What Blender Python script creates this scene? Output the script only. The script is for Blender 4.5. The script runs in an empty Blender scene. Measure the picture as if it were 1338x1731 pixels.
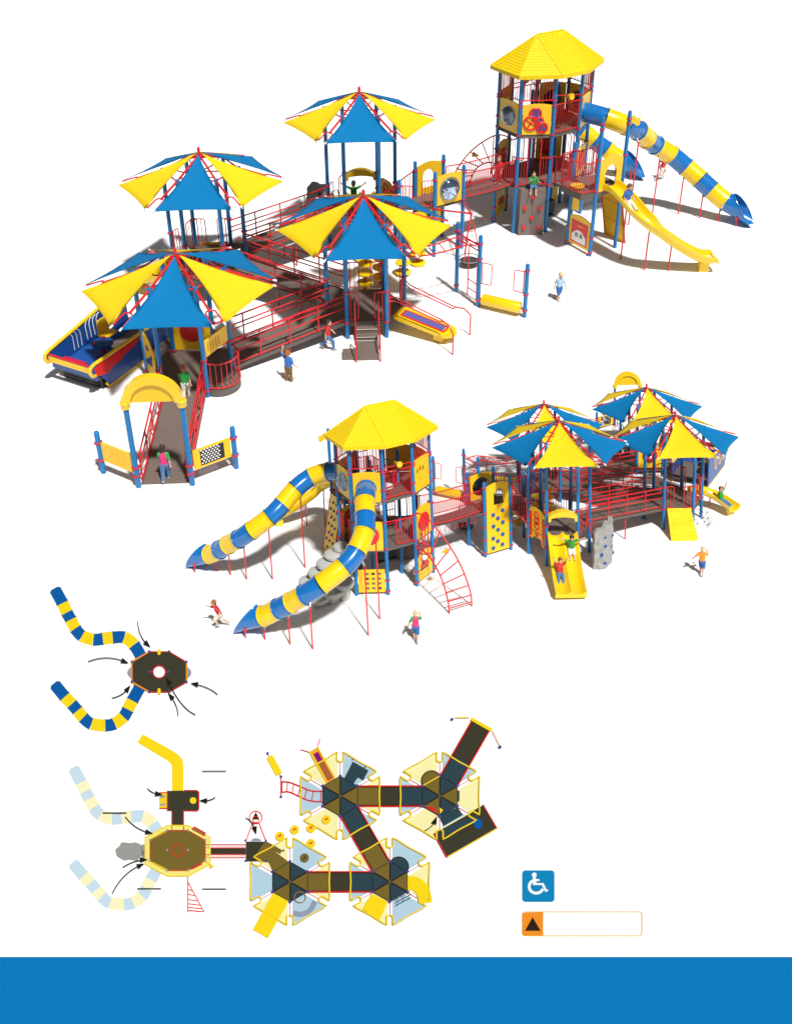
import bpy, bmesh, math, random
from mathutils import Vector as V, Matrix, geometry
random.seed(7)
PI=math.pi
D=bpy.data; SC=bpy.context.scene; COL=SC.collection
# ------------------------------------------------------------------ camera numbers
CAM=V((17.93198,26.49207,16.15803)); AZ=-2.1551; PIT=0.52557; FPX=1712.896; CX=686.606; CY=553.414
FW=V((math.cos(PIT)*math.cos(AZ),math.cos(PIT)*math.sin(AZ),-math.sin(PIT)))
RT=V((math.sin(AZ),-math.cos(AZ),0)); UP=RT.cross(FW)
# second, smaller copy of the playset stands on a gently sloped part of the floor
K2=0.507
R2=Matrix(((-0.9905,-0.06881,-0.11904),(0.09697,-0.96338,-0.24998),(-0.09748,-0.25915,0.96091)))
T2=CAM+K2*(V((-4.15578,1.12893,-13.12566))-CAM)
M2=Matrix.Translation(T2)@R2.to_4x4()@Matrix.Scale(K2,4)
N2=R2.col[2].normalized()
# ------------------------------------------------------------------ materials
MATS={}
def mat(name,rgb,rough=.5,noise=.06,scale=6,bump=0,bscale=60,metal=0,coat=0,spec=.5,kind='noise'):
    m=D.materials.new(name); m.use_nodes=True; nt=m.node_tree; N=nt.nodes; b=N['Principled BSDF']
    b.inputs['Roughness'].default_value=rough; b.inputs['Metallic'].default_value=metal
    b.inputs['Coat Weight'].default_value=coat; b.inputs['Specular IOR Level'].default_value=spec
    tc=N.new('ShaderNodeTexCoord'); n=N.new('ShaderNodeTexNoise'); n.inputs['Scale'].default_value=scale; n.inputs['Detail'].default_value=4
    nt.links.new(tc.outputs['Object'],n.inputs['Vector'])
    r=N.new('ShaderNodeMapRange'); r.inputs['To Min'].default_value=1-noise; r.inputs['To Max'].default_value=1+noise
    nt.links.new(n.outputs['Fac'],r.inputs['Value'])
    h=N.new('ShaderNodeHueSaturation'); h.inputs['Color'].default_value=(*rgb,1)
    nt.links.new(r.outputs['Result'],h.inputs['Value']); nt.links.new(h.outputs['Color'],b.inputs['Base Color'])
    r2=N.new('ShaderNodeMapRange'); r2.inputs['To Min'].default_value=max(.02,rough-.06); r2.inputs['To Max'].default_value=rough+.06
    nt.links.new(n.outputs['Fac'],r2.inputs['Value']); nt.links.new(r2.outputs['Result'],b.inputs['Roughness'])
    if bump:
        if kind=='grid':
            t=N.new('ShaderNodeTexBrick'); t.inputs['Scale'].default_value=bscale; t.offset=0; t.inputs['Mortar Size'].default_value=.03; o=t.outputs['Fac']
            nt.links.new(tc.outputs['Object'],t.inputs['Vector'])
        elif kind=='voro':
            t=N.new('ShaderNodeTexVoronoi'); t.inputs['Scale'].default_value=bscale; o=t.outputs['Distance']; nt.links.new(tc.outputs['Object'],t.inputs['Vector'])
        elif kind=='weave':
            t=N.new('ShaderNodeTexWave'); t.inputs['Scale'].default_value=bscale; t.inputs['Distortion'].default_value=1; o=t.outputs['Fac']; nt.links.new(tc.outputs['Object'],t.inputs['Vector'])
        else:
            t=N.new('ShaderNodeTexNoise'); t.inputs['Scale'].default_value=bscale; t.inputs['Detail'].default_value=5; o=t.outputs['Fac']; nt.links.new(tc.outputs['Object'],t.inputs['Vector'])
        bp=N.new('ShaderNodeBump'); bp.inputs['Strength'].default_value=bump; bp.inputs['Distance'].default_value=.02
        nt.links.new(o,bp.inputs['Height']); nt.links.new(bp.outputs['Normal'],b.inputs['Normal'])
    MATS[name]=m; return m
mat('post_blue',(.005,.165,.43),.35,.10,3,spec=.4)
mat('metal_red',(.62,.016,.022),.3,.08,5)
mat('clamp_red',(.50,.012,.05),.35,.08,5)
mat('panel_yellow',(.86,.52,.008),.42,.06,4,.05,90)
mat('plastic_yellow',(.84,.56,.004),.24,.05,2,coat=.25)
mat('plastic_blue',(.006,.145,.44),.2,.06,2,coat=.4)
mat('sail_blue',(.004,.165,.395),.8,.05,2,.15,220,kind='weave',spec=.1)
mat('sail_yellow',(.80,.56,.010),.8,.04,2,.15,220,kind='weave',spec=.2)
mat('sail_white',(.8,.8,.8),.7)
mat('roof_yellow',(.80,.57,.003),.6,.05,5,.08,70,spec=.3)
mat('deck_brown',(.155,.118,.10),.6,.12,2.5,.35,9,kind='grid')
mat('deck_edge',(.11,.088,.078),.6,.1,4)
mat('wall_brown',(.17,.13,.115),.7,.1,3,.15,40)
mat('black',(.012,.012,.013),.5,.2,5)
mat('dark_rubber',(.05,.045,.045),.7,.2,5,.2,50)
mat('white_paint',(.78,.78,.76),.5,.03)
mat('panel_blue',(.01,.075,.30),.4,.1,3)
mat('panel_red',(.66,.012,.012),.4,.08,4)
mat('rock_grey',(.31,.31,.295),.8,.25,5,.7,6)
mat('stone_grey',(.46,.47,.44),.65,.12,6,.3,16)
mat('purple_roller',(.15,.13,.42),.35,.15,40,.4,30,kind='grid')
mat('mirror',(.42,.56,.74),.06,.02,metal=1)  # blue tint in the base colour stands in for reflected sky
mat('bubble',(.10,.135,.18),.08,.6,3,coat=.6)
mat('rock_yellow',(.84,.56,.006),.65,.08,5,.2,30,spec=.25)
mat('galv',(.4,.41,.42),.35,.1,8,metal=.8)
mat('skin',(.62,.36,.24),.55,.06,12)
mat('shirt_green',(.02,.30,.05),.8,.1,9,.2,40); mat('shirt_pink',(.62,.035,.17),.8,.1,9,.2,40); mat('shirt_red',(.58,.03,.035),.8,.1,9,.2,40)
mat('shirt_blue',(.04,.15,.48),.8,.1,9,.2,40); mat('shirt_pale',(.38,.55,.72),.8,.1,9,.2,40); mat('shirt_orange',(.80,.28,.01),.8,.1,9,.2,40)
mat('denim',(.07,.17,.34),.85,.25,20,.2,60); mat('shorts_blue',(.025,.12,.36),.85,.15,14,.2,50); mat('cloth_cream',(.68,.63,.54),.85,.1,10,.2,50); mat('olive',(.19,.11,.03),.85,.15,10,.2,50)
mat('hair_red',(.34,.10,.02),.6,.3,30,.3,80); mat('hair_black',(.018,.013,.012),.5,.3,30,.3,80); mat('hair_blond',(.66,.50,.24),.6,.2,30,.3,80); mat('hair_brown',(.16,.07,.025),.6,.3,30,.3,80)
mat('shoe',(.45,.43,.42),.6,.3,14); mat('eye',(.02,.02,.02),.2)
mat('floor_white',(.93,.93,.925),.85,.012,.8,spec=.1)
# ------------------------------------------------------------------ mesh builder
def perp(d):
    a=V((0,0,1)) if abs(d.z)<.9 else V((1,0,0))
    u=d.cross(a).normalized(); return u,d.cross(u).normalized()
class MB:
    def __init__(s): s.v=[];s.f=[];s.m=[];s.mats=[]
    def add(s,vs,fs,m):
        if m not in s.mats: s.mats.append(m)
        i=s.mats.index(m); o=len(s.v); s.v+= [V(a) for a in vs]
        for f in fs: s.f.append(tuple(o+j for j in f)); s.m.append(i)
    def obox(s,o,ex,ey,ez,m):
        o,ex,ey,ez=V(o),V(ex),V(ey),V(ez)
        if ex.cross(ey).dot(ez)<0: ex,ey=ey,ex
        vs=[o,o+ex,o+ex+ey,o+ey]; vs+=[a+ez for a in vs]
        s.add(vs,[(3,2,1,0),(4,5,6,7),(0,1,5,4),(1,2,6,5),(2,3,7,6),(3,0,4,7)],m)
    def box(s,c,sz,m,rz=0):
        c=V(c); x=V((math.cos(rz),math.sin(rz),0)); y=V((-x.y,x.x,0)); z=V((0,0,1))
        s.obox(c-x*sz[0]/2-y*sz[1]/2-z*sz[2]/2,x*sz[0],y*sz[1],z*sz[2],m)
    def tube(s,pts,r,m,n=8,closed=False,caps=True,flat=None):
        pts=[V(p) for p in pts]; k=len(pts)
        rs=r if isinstance(r,(list,tuple)) else [r]*k
        T=[]
        for i in range(k):
            a=pts[(i-1)%k] if (closed or i>0) else pts[i]; b=pts[(i+1)%k] if (closed or i<k-1) else pts[i]
            d=b-a; T.append(d.normalized() if d.length>1e-9 else V((0,0,1)))
        u,w=perp(T[0]); vs=[]
        for i in range(k):
            if i:
                u=(u-T[i]*u.dot(T[i]))
                if u.length<1e-6: u,_=perp(T[i])
                u.normalize(); w=T[i].cross(u)
            for j in range(n):
                a=2*PI*j/n; vs.append(pts[i]+(u*math.cos(a)+w*math.sin(a))*rs[i])
        fs=[]
        for i in range(k if closed else k-1):
            i2=(i+1)%k
            for j in range(n): fs.append((i*n+j,i*n+(j+1)%n,i2*n+(j+1)%n,i2*n+j))
        if caps and not closed:
            fs.append(tuple(range(n-1,-1,-1))); fs.append(tuple((k-1)*n+j for j in range(n)))
        # outward winding check is handled by recalc in build
        s.add(vs,fs,m)
    def cyl(s,a,b,r,m,n=14,r2=None): s.tube([a,b],[r,r if r2 is None else r2],m,n)
    def lathe(s,prof,c,m,n=20,axis=None):
        c=V(c); ax=V(axis).normalized() if axis else V((0,0,1)); u,w=perp(ax); vs=[];fs=[]
        for (r,z) in prof:
            for j in range(n):
                a=2*PI*j/n; vs.append(c+ax*z+(u*math.cos(a)+w*math.sin(a))*max(r,1e-4))
        for i in range(len(prof)-1):
            for j in range(n): fs.append((i*n+j,i*n+(j+1)%n,(i+1)*n+(j+1)%n,(i+1)*n+j))
        fs.append(tuple(range(n-1,-1,-1))); fs.append(tuple((len(prof)-1)*n+j for j in range(n)))
        s.add(vs,fs,m)
    def ball(s,c,r,m,nu=12,nv=8,sc=(1,1,1),rot=None):
        c=V(c); vs=[];fs=[]
        for i in range(nv+1):
            t=PI*i/nv
            for j in range(nu):
                a=2*PI*j/nu; p=V((math.sin(t)*math.cos(a)*sc[0],math.sin(t)*math.sin(a)*sc[1],math.cos(t)*sc[2]))*r
                if i in(0,nv): p+=V((math.cos(a),math.sin(a),0))*1e-5
                vs.append(c+(rot@p if rot else p))
        for i in range(nv):
            for j in range(nu): fs.append((i*nu+j,(i+1)*nu+j,(i+1)*nu+(j+1)%nu,i*nu+(j+1)%nu))
        s.add(vs,fs,m)
    def ring(s,c,R,r,m,axis=(0,0,1),n=24,k=6):
        ax=V(axis).normalized(); u,w=perp(ax); c=V(c)
        s.tube([c+(u*math.cos(2*PI*i/n)+w*math.sin(2*PI*i/n))*R for i in range(n)],r,m,k,closed=True)
    def plate(s,o,ux,uy,loops,t,m,mside=None):
        """flat plate: loops of (u,v); the first loop is the outline and the others holes; t thick, centred"""
        o=V(o); ux=V(ux).normalized(); uy=V(uy).normalized(); nn=ux.cross(uy).normalized()
        L=[[o+ux*a+uy*b for a,b in lp] for lp in loops]
        tri=geometry.tessellate_polygon([[V((a,b,0)) for a,b in lp] for lp in loops])
        flat=[p for lp in L for p in lp]; n=len(flat); vs=[p+nn*t/2 for p in flat]+[p-nn*t/2 for p in flat]
        fs=[]
        P2=[q for lp in loops for q in lp]
        for a,b,c in tri:
            ar=(P2[b][0]-P2[a][0])*(P2[c][1]-P2[a][1])-(P2[c][0]-P2[a][0])*(P2[b][1]-P2[a][1])
            if ar<0: b,c=c,b
            fs+= [(a,b,c),(c+n,b+n,a+n)]
        s.add(vs,fs,m)
        k=0; sv=[];sf=[]
        for li,lp in enumerate(loops):
            q=len(lp); ar=sum(lp[i][0]*lp[(i+1)%q][1]-lp[(i+1)%q][0]*lp[i][1] for i in range(q))
            ccw=(ar>0)
            if li>0: ccw=not ccw
            for i in range(q):
                a=k+i;b=k+(i+1)%q; fc=(a,a+n,b+n,b) if ccw else (b,b+n,a+n,a)
                sf.append(fc)
            k+=q
        s.add(vs,sf,mside or m)
    def slab(s,pts,z,t,m,mside=None):
        """horizontal plate with its top at z (pts: list of Vector2-like)"""
        s.plate((0,0,z-t/2),(1,0,0),(0,1,0),[[(p[0],p[1]) for p in pts]],t,m,mside)
    def ramp(s,a,b,w,t,m,mside=None):
        """plank from a to b (3D mid-edge points of its top), w wide, t thick"""
        a,b=V(a),V(b); d=b-a; x=V((d.y,-d.x,0)).normalized(); z=V((0,0,-t))
        s.obox(a-x*w/2+z,d,x*w,-z,m)
        if mside:
            for q in(-1,1): s.obox(a+x*(q*(w/2+.004)-.002)+z*1.6,d,x*q*.03,-z*2.0,mside)
    def mesh(s,name,base,angle=40):
        me=D.meshes.new(name); me.from_pydata([v-base for v in s.v],[],s.f)
        for mm in s.mats: me.materials.append(MATS[mm])
        me.polygons.foreach_set('material_index',s.m)
        me.update()
        me.shade_smooth(); me.set_sharp_from_angle(angle=math.radians(angle))
        return me
# ------------------------------------------------------------------ things and parts
THINGS=[]
def thing(name,l1,l2,cat,base,group=None):
    """an Empty at the base of the thing; l1/l2 are the labels in the large and in the small playset (None: not there)"""
    e=D.objects.new(name,None); COL.objects.link(e); e.location=V(base); e.empty_display_size=.2
    e['category']=cat
    if group: e['group']=group
    e['l1']=l1 or ''; e['l2']=l2 or ''
    THINGS.append(e); return e
def rootbase(o):
    while o.parent: o=o.parent
    return V(o.location)
SPLIT={'guardrail','hand_hold','grab_loop','clamp','play_disc','gear_peg','gear_wheel','table_knob','rung','roller','slide_support','keys','red_rings','pod','railing_loop','drum','gate_rail','embossing','side_lip','window_bars'}-{'embossing','window_bars'}
def islands(mb,gap=.012):
    n=len(mb.v); par=list(range(n))
    def find(a):
        while par[a]!=a: par[a]=par[par[a]]; a=par[a]
        return a
    for f in mb.f:
        for q in f[1:]:
            a,b=find(f[0]),find(q)
            if a!=b: par[a]=b
    bb={}
    for i in {j for f in mb.f for j in f}:
        r=find(i); v=mb.v[i]; t=bb.get(r)
        bb[r]=[v.x,v.y,v.z,v.x,v.y,v.z] if t is None else [min(t[0],v.x),min(t[1],v.y),min(t[2],v.z),max(t[3],v.x),max(t[4],v.y),max(t[5],v.z)]
    ks=list(bb); g={k:k for k in ks}
    def fg(a):
        while g[a]!=a: a=g[a]
        return a
    for i,a in enumerate(ks):
        for b in ks[i+1:]:
            A,B=bb[a],bb[b]
            if all(A[k]-gap<=B[k+3] and B[k]-gap<=A[k+3] for k in range(3)):
                x,y=fg(a),fg(b)
                if x!=y: g[x]=y
    out={}
    for f,m in zip(mb.f,mb.m): out.setdefault(fg(find(f[0])),[]).append((f,m))
    res=[]
    for L_ in out.values():
        q=MB(); ix={}
        for f,m in L_:
            nf=[]
            for j in f:
                if j not in ix: ix[j]=len(q.v); q.v.append(mb.v[j])
                nf.append(ix[j])
            mm=mb.mats[m]
            if mm not in q.mats: q.mats.append(mm)
            q.f.append(tuple(nf)); q.m.append(q.mats.index(mm))
        res.append(q)
    return res
def part(name,mb,parent,label=None,angle=40):
    if name in SPLIT:
        L_=islands(mb)
        if 1<len(L_)<40:
            for q in L_: o=part1(name,q,parent,label,angle)
            return o
    return part1(name,mb,parent,label,angle)
def part1(name,mb,parent,label=None,angle=40):
    o=D.objects.new(name,mb.mesh(name,rootbase(parent),angle)); COL.objects.link(o); o.parent=parent
    if label: o['label']=label
    return o
def solo(name,mb,l1,l2,cat,base,group=None,angle=40):
    o=D.objects.new(name,mb.mesh(name,V(base),angle)); COL.objects.link(o); o.location=V(base); o['category']=cat
    if group: o['group']=group
    o['l1']=l1 or ''; o['l2']=l2 or ''; THINGS.append(o); return o
def structure(name,mb,kind='structure'):
    o=D.objects.new(name,mb.mesh(name,V((0,0,0)))); COL.objects.link(o); o['kind']=kind; return o
# ------------------------------------------------------------------ plan coordinates
S=0.0358
def W(px,py,z=0): return V(((px-480)*S,-(py-1410)*S,z))
def Q(x,y,z=0): return W(400+x/2.7875,1200+y/2.7875,z)      # shelter side of the plan
def L(x,y,z=0): return W(90+x/3.616,1220+y/3.616,z)         # tower side of the plan
def U7(x,y,z=0): return W(90+761/3.616+(x-777)/3.7167,1220+797/3.616+(y-622)/3.7167,z)
def up(p,z): return V((p.x,p.y,z))
def lerp(a,b,t): return a+(b-a)*t
def arc(c,r,a0,a1,n): return [(c[0]+r*math.cos(a0+(a1-a0)*i/n),c[1]+r*math.sin(a0+(a1-a0)*i/n)) for i in range(n+1)]
def circ(c,r,n=24): return [(c[0]+r*math.cos(2*PI*i/n),c[1]+r*math.sin(2*PI*i/n)) for i in range(n)]
def rect(a,b,c,d): return [(a,b),(c,b),(c,d),(a,d)]
def rrect(a,b,c,d,r,n=4):
    o=[]
    for (x,y,s0) in ((c-r,d-r,0),(a+r,d-r,PI/2),(a+r,b+r,PI),(c-r,b+r,1.5*PI)): o+=arc((x,y),r,s0,s0+PI/2,n)
    return o
def catmull(P,n=6):
    P=[V(p) for p in P]; o=[]
    for i in range(len(P)-1):
        p0=P[max(i-1,0)];p1=P[i];p2=P[i+1];p3=P[min(i+2,len(P)-1)]
        for j in range(n):
            t=j/n; o.append(.5*((2*p1)+(p2-p0)*t+(2*p0-5*p1+4*p2-p3)*t*t+(3*p1-p0-3*p2+p3)*t**3))
    o.append(P[-1]); return o
RP=.068
def post(parent,p,z1,clamps=(),cap=True,z0=0):
    m=MB(); a=up(p,z0); 
    if cap: m.lathe([(RP,0),(RP,z1-z0-.06),(RP*.85,z1-z0-.025),(RP*.5,z1-z0-.006),(.002,z1-z0)],a,'post_blue',16)
    else: m.cyl(a,up(p,z1),RP,'post_blue',16)
    o=part('post',m,parent)
    if clamps:
        c=MB()
        for z in clamps:
            c.lathe([(RP+.004,-.03),(RP+.02,-.026),(RP+.02,.026),(RP+.004,.03)],up(p,z),'clamp_red',16)
            c.box(V((p.x+RP+.02,p.y,z)),(.04,.03,.05),'clamp_red'); c.box(V((p.x-RP-.02,p.y,z)),(.04,.03,.05),'clamp_red')
        part('clamp',c,o)
    return o
def bars(m,a,b,za,zb,zt,ztb=None,gap=.1,r=.012,R=.022,inset=.09):
    """red guardrail from a to b; bottom rail at za (zb at the b end), top at zt"""
    ztb=zt if ztb is None else ztb
    a,b=up(a,0),up(b,0); d=(b-a).normalized(); a=a+d*inset; b=b-d*inset; ln=(b-a).length
    n=max(2,round(ln/gap))
    m.tube([up(a,za),up(b,zb)],R,'metal_red'); m.tube([up(a,zt),up(b,ztb)],R,'metal_red')
    for i in range(n+1):
        t=i/n; p=lerp(a,b,t); m.tube([up(p,za+(zb-za)*t),up(p,zt+(ztb-zt)*t)],R if i in(0,n) else r,'metal_red',6)
def loop_rail(m,a,d,w,z0,z1,r=.018,nb=1):
    """rounded red loop standing at a, reaching w along d"""
    d=V(d).normalized(); c=.07
    P=[(0,z0),(w-c,z0),(w-.02,z0+.02),(w,z0+c),(w,z1-c),(w-.02,z1-.02),(w-c,z1),(0,z1)]
    m.tube([up(a+d*x,z) for x,z in P],r,'metal_red',8)
    m.tube([up(a+d*.03,z0),up(a+d*.03,z1)],r,'metal_red',8)
    for i in range(nb): x=.03+(w-.03)*(i+1)/(nb+1); m.tube([up(a+d*x,z0),up(a+d*x,z1)],r*.6,'metal_red',6)
# ================================================================== shade shelters
CEN=dict(A=Q(957,415),B=Q(488,415),C=Q(722,820),D=Q(252,820))
ZD=dict(A=.25,B=.58,C=.92,D=1.27); TIP=dict(A=4.2,B=4.52,C=4.88,D=5.85)
HR=1.22
def hp(k,i): a=math.radians(90+60*i); c=CEN[k]; return V((c.x+HR*math.cos(a),c.y+HR*math.sin(a),0))
def sail(m,c,k,z0,z1,matn):
    """one triangular shade sail of sector k: apex near the mast, two outer corners"""
    am=math.radians(120+60*k); dm=V((math.cos(am),math.sin(am),0)); tn=V((-dm.y,dm.x,0))
    c1=None; R=2.66
    def corner(sg):
        a=math.radians(120+60*k+sg*30); d=V((math.cos(a),math.sin(a),0)); t=V((-d.y,d.x,0))
        return c+d*R-t*sg*.16
    A=c+dm*.13; A.z=z0; P=corner(-1); P.z=z1; Qq=corner(1); Qq.z=z1
    n=9; top=[];
    for i in range(n+1):
        s_=i/n; row=[]
        for j in range(n+1):
            t=j/n; b=lerp(P,Qq,t)
            p=lerp(A,b,s_)
            mid=lerp(A,(P+Qq)/2,s_)
            side=(2*t-1)                                  # pull the side edges and the outer edge inwards
            p=p+(mid-p).normalized()*(.11*math.sin(PI*s_)*abs(side)**3 if (mid-p).length>1e-6 else 0)
            p=p-dm*(.07*math.sin(PI*t)*s_**3)
            p.z+=-.045*math.sin(PI*s_)*(1-side*side)+.02*math.sin(PI*s_)*side*side
            row.append(p)
        top.append(row)
    vs=[];fs=[];N=n+1
    for row in top: vs+=row
    nv=len(vs); vs+= [p-V((0,0,.008)) for p in vs]
    for i in range(n):
        for j in range(n):
            a=i*N+j;b=a+1;d=a+N;e=d+1
            fs.append((a,d,e,b)); fs.append((a+nv,b+nv,e+nv,d+nv))
    for j in range(n):
        a=n*N+j; fs.append((a,a+nv,a+1+nv,a+1))
    for i in range(n):
        a=i*N; fs.append((a,a+nv,a+N+nv,a+N)[::-1]); a=i*N+n; fs.append((a,a+nv,a+N+nv,a+N))
    m.add(vs,fs,matn)
    return P,Qq
def shelter(k,l1,l2,clz):
    c=CEN[k]; z=ZD[k]; tip=TIP[k]; ap=tip-.2; ed=tip-1.17
    t=thing('shade_shelter',l1,l2,'shade shelter',up(c,0),'hexagonal shade shelters')
    zr=lambda r: ap+(ed-ap)*r/2.66
    for i in range(6):
        post(t,hp(k,i),zr(HR)-.04,clz.get(i,[z+.0,z+.98]),cap=False)
    dk=MB(); dk.slab([(hp(k,i)*1.0)[:2] for i in range(6)],z,.05,'deck_brown','deck_edge')
    for i in range(6):
        a,b=hp(k,i),hp(k,(i+1)%6); dk.tube([up(a,z-.09),up(b,z-.09)],.03,'deck_edge',6)
    part('deck',dk,t)
    fr=MB(); fr.tube([up(c,ap-.75),up(c,tip-.17)],.045,'metal_red',12); fr.lathe([(.05,0),(.05,.22),(.035,.24),(.001,.25)],up(c,tip-.24),'metal_red',12)
    part('mast',fr,t)
    rb=MB()
    for i in range(6): rb.tube([up(hp(k,i),zr(HR)-.1),up(hp(k,(i+1)%6),zr(HR)-.1)],.028,'metal_red',8)
    part('ring_beam',rb,t)
    for i in range(6):
        a=math.radians(90+60*i); d=V((math.cos(a),math.sin(a),0)); tn=V((-d.y,d.x,0)); m=MB()
        P=lambda r,dz=0,o=0: up(c+d*r+tn*o,zr(r)+dz)
        m.tube([P(.05,-.06),P(1.2,-.09),P(2.08,-.06)],.036,'metal_red',8)
        m.tube([up(c,ap-.62),P(.6,-.42),P(1.0,-.14),P(1.22,-.07)],.022,'metal_red',6)     # curved lower brace
        U=[P(2.64,-.02,-.16),P(2.3,-.04,-.15),P(2.14,-.05,-.14),P(2.08,-.05,-.09),P(2.07,-.05,0),P(2.08,-.05,.09),P(2.14,-.05,.14),P(2.3,-.04,.15),P(2.64,-.02,.16)]
        m.tube(U,.024,'metal_red',8)
        for o in(-.16,.16): m.cyl(P(2.58,-.02,o),P(2.69,-.005,o),.03,'sail_white',8)
        part('roof_arm',m,t)
    for s_ in range(6):
        m=MB(); col='sail_blue' if s_%2 else 'sail_yellow'
        P,Qq=sail(m,c,s_,ap,ed,col)
        part('shade_sail',m,t,angle=70)
    return t
E1='{}'
SA=shelter('A','frontmost large shade shelter, nearest the yellow entrance arch, blue sail in front','small far right shade shelter, just in front of the distant yellow arch',{0:[.22,1.2],1:[.22,1.2],2:[.3,1.2],3:[.3],4:[.3],5:[.3]})
SB=shelter('B','large middle shade shelter over brown steps and a yellow roller table','small far left shade shelter, mostly hidden behind the one over the double slide',{0:[.56,1.62],5:[.56,1.62]})
SCc=shelter('C','large rear left shade shelter standing behind the ramps, blue sail in front','small front right shade shelter over the yellow rock ramp',{})
SDd=shelter('D','large rear middle shade shelter, the tallest, behind the roller table one','small front left shade shelter over the wide double slide',{1:[.79,1.27,1.67,2.3],2:[.79,1.27,1.67,2.3],3:[1.27,2.3]})
# guardrails and panels carried by the shelters
def arcrail(t,c,r,a0,a1,z,h=.95):
    pts=arc((c.x,c.y),r,a0,a1,12); m=MB()
    m.tube([V((x,y,z+.05)) for x,y in pts],.019,'metal_red'); m.tube([V((x,y,z+h)) for x,y in pts],.022,'metal_red')
    for i in range(len(pts)): x,y=pts[i]; m.tube([V((x,y,z+.05)),V((x,y,z+h))],.012 if 0<i<12 else .02,'metal_red',6)
    part('guardrail',m,t)
    d=MB(); d.slab(pts,z-.002,.05,'deck_brown','deck_edge'); q=[V((x,y,z-.05)) for x,y in pts]
    d.add(q+[p-V((0,0,.16)) for p in q],[(i,i+13,i+14,i+1) for i in range(12)],'deck_edge')
    part('balcony_deck',d,t)
def edge(k,e): return hp(k,e),hp(k,(e+1)%6)
# A: half round balcony (edge 0) with a slotted yellow panel
a,b=edge('A',0); c=(a+b)/2; th=math.radians(120)
arcrail(SA,c,.60,th-PI/2,th+PI/2,ZD['A'],.85)
m=MB(); ux=(b-a).normalized(); m.plate(up(a,0)+ux*.08,ux,(0,0,1),[rect(0,1.25,1.06,1.78)]+[rect(.12+.125*i,1.36,.12+.125*i+.055,1.66) for i in range(5)],.035,'panel_yellow'); part('slotted_panel',m,SA)
# A: bongo panel (edge 2)
a,b=edge('A',2); ux=(b-a).normalized(); m=MB(); m.plate(up(a,0)+ux*.06,ux,(0,0,1),[rect(0,.32,1.1,1.35)],.04,'panel_yellow'); o=part('drum_panel',m,SA)
nrm=ux.cross(V((0,0,1))); 
m=MB()
for sg in(-1,1):
    m.lathe([(.36,.0),(.35,.03),(.30,.09),(.2,.13),(.06,.15),(.001,.15)],up((a+b)/2,.95)+nrm*sg*.02,'panel_red',24,axis=nrm*sg)
part('drum',m,o)
# A: crescent play panel (edge 4)
a,b=edge('A',4); ux=(b-a).normalized(); m=MB()
m.plate(up(a,0)+ux*.06,ux,(0,0,1),[arc((.0,.9),.75,-1.2,1.2,14)+[(.0,1.62),(0,.28)],],.035,'panel_yellow'); o=part('play_panel',m,SA)
m=MB()
for (u,v,r) in((.3,1.22,.09),(.42,.82,.13),(.2,.72,.1),(.55,1.02,.07)):
    for sg in(-1,1): m.lathe([(r,0),(r,.02),(r*.5,.03),(.001,.03)],up(a,v)+ux*(.06+u)+ux.cross(V((0,0,1)))*sg*.017,'panel_blue',16,axis=ux.cross(V((0,0,1)))*sg)
part('play_disc',m,o)
m=MB(); bars(m,hp('A',4),hp('A',5),ZD['A']+.06,ZD['A']+.06,ZD['A']+.45); part('guardrail',m,SA)
# B: gates on edges 2, roller edge 0 and the steps edge 5
m=MB(); a,b=edge('B',2); z=ZD['B']; d=(b-a).normalized()
loop_rail(m,a+d*.09,d,.33,z+.08,z+1.0,nb=1); loop_rail(m,b-d*.09,-d,.33,z+.08,z+1.0,nb=1); part('guardrail',m,SB)
m=MB(); a,b=edge('B',5); d=(b-a).normalized()
loop_rail(m,a+d*.09,d,.27,z+.08,z+1.02,nb=1); loop_rail(m,b-d*.09,-d,.27,z+.08,z+1.02,nb=1); part('guardrail',m,SB)
m=MB(); a,b=edge('B',0); d=(b-a).normalized()
loop_rail(m,a+d*.09,d,.16,z+.08,z+.98,nb=1); loop_rail(m,b-d*.09,-d,.16,z+.08,z+.98,nb=1); part('guardrail',m,SB)
m=MB(); a,b=edge('B',1); d=(b-a).normalized()
loop_rail(m,a+d*.09,d,.16,z+.08,z+1.3,nb=0); loop_rail(m,b-d*.09,-d,.16,z+.08,z+1.3,nb=0); part('guardrail',m,SB)
# C
z=ZD['C']; a,b=edge('C',5); th=math.radians(60); arcrail(SCc,(a+b)/2,.60,th-PI/2,th+PI/2,z,.95)
for e in(2,3):
    m=MB(); a,b=edge('C',e); d=(b-a).normalized(); loop_rail(m,a+d*.1,d,.3,z+.06,z+1.0); loop_rail(m,b-d*.1,-d,.3,z+.06,z+1.0); part('guardrail',m,SCc)
m=MB(); a,b=edge('C',4); d=(b-a).normalized(); loop_rail(m,a+d*.09,d,.16,z+.06,z+1.05); loop_rail(m,b-d*.09,-d,.16,z+.06,z+1.05); part('guardrail',m,SCc)
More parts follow.
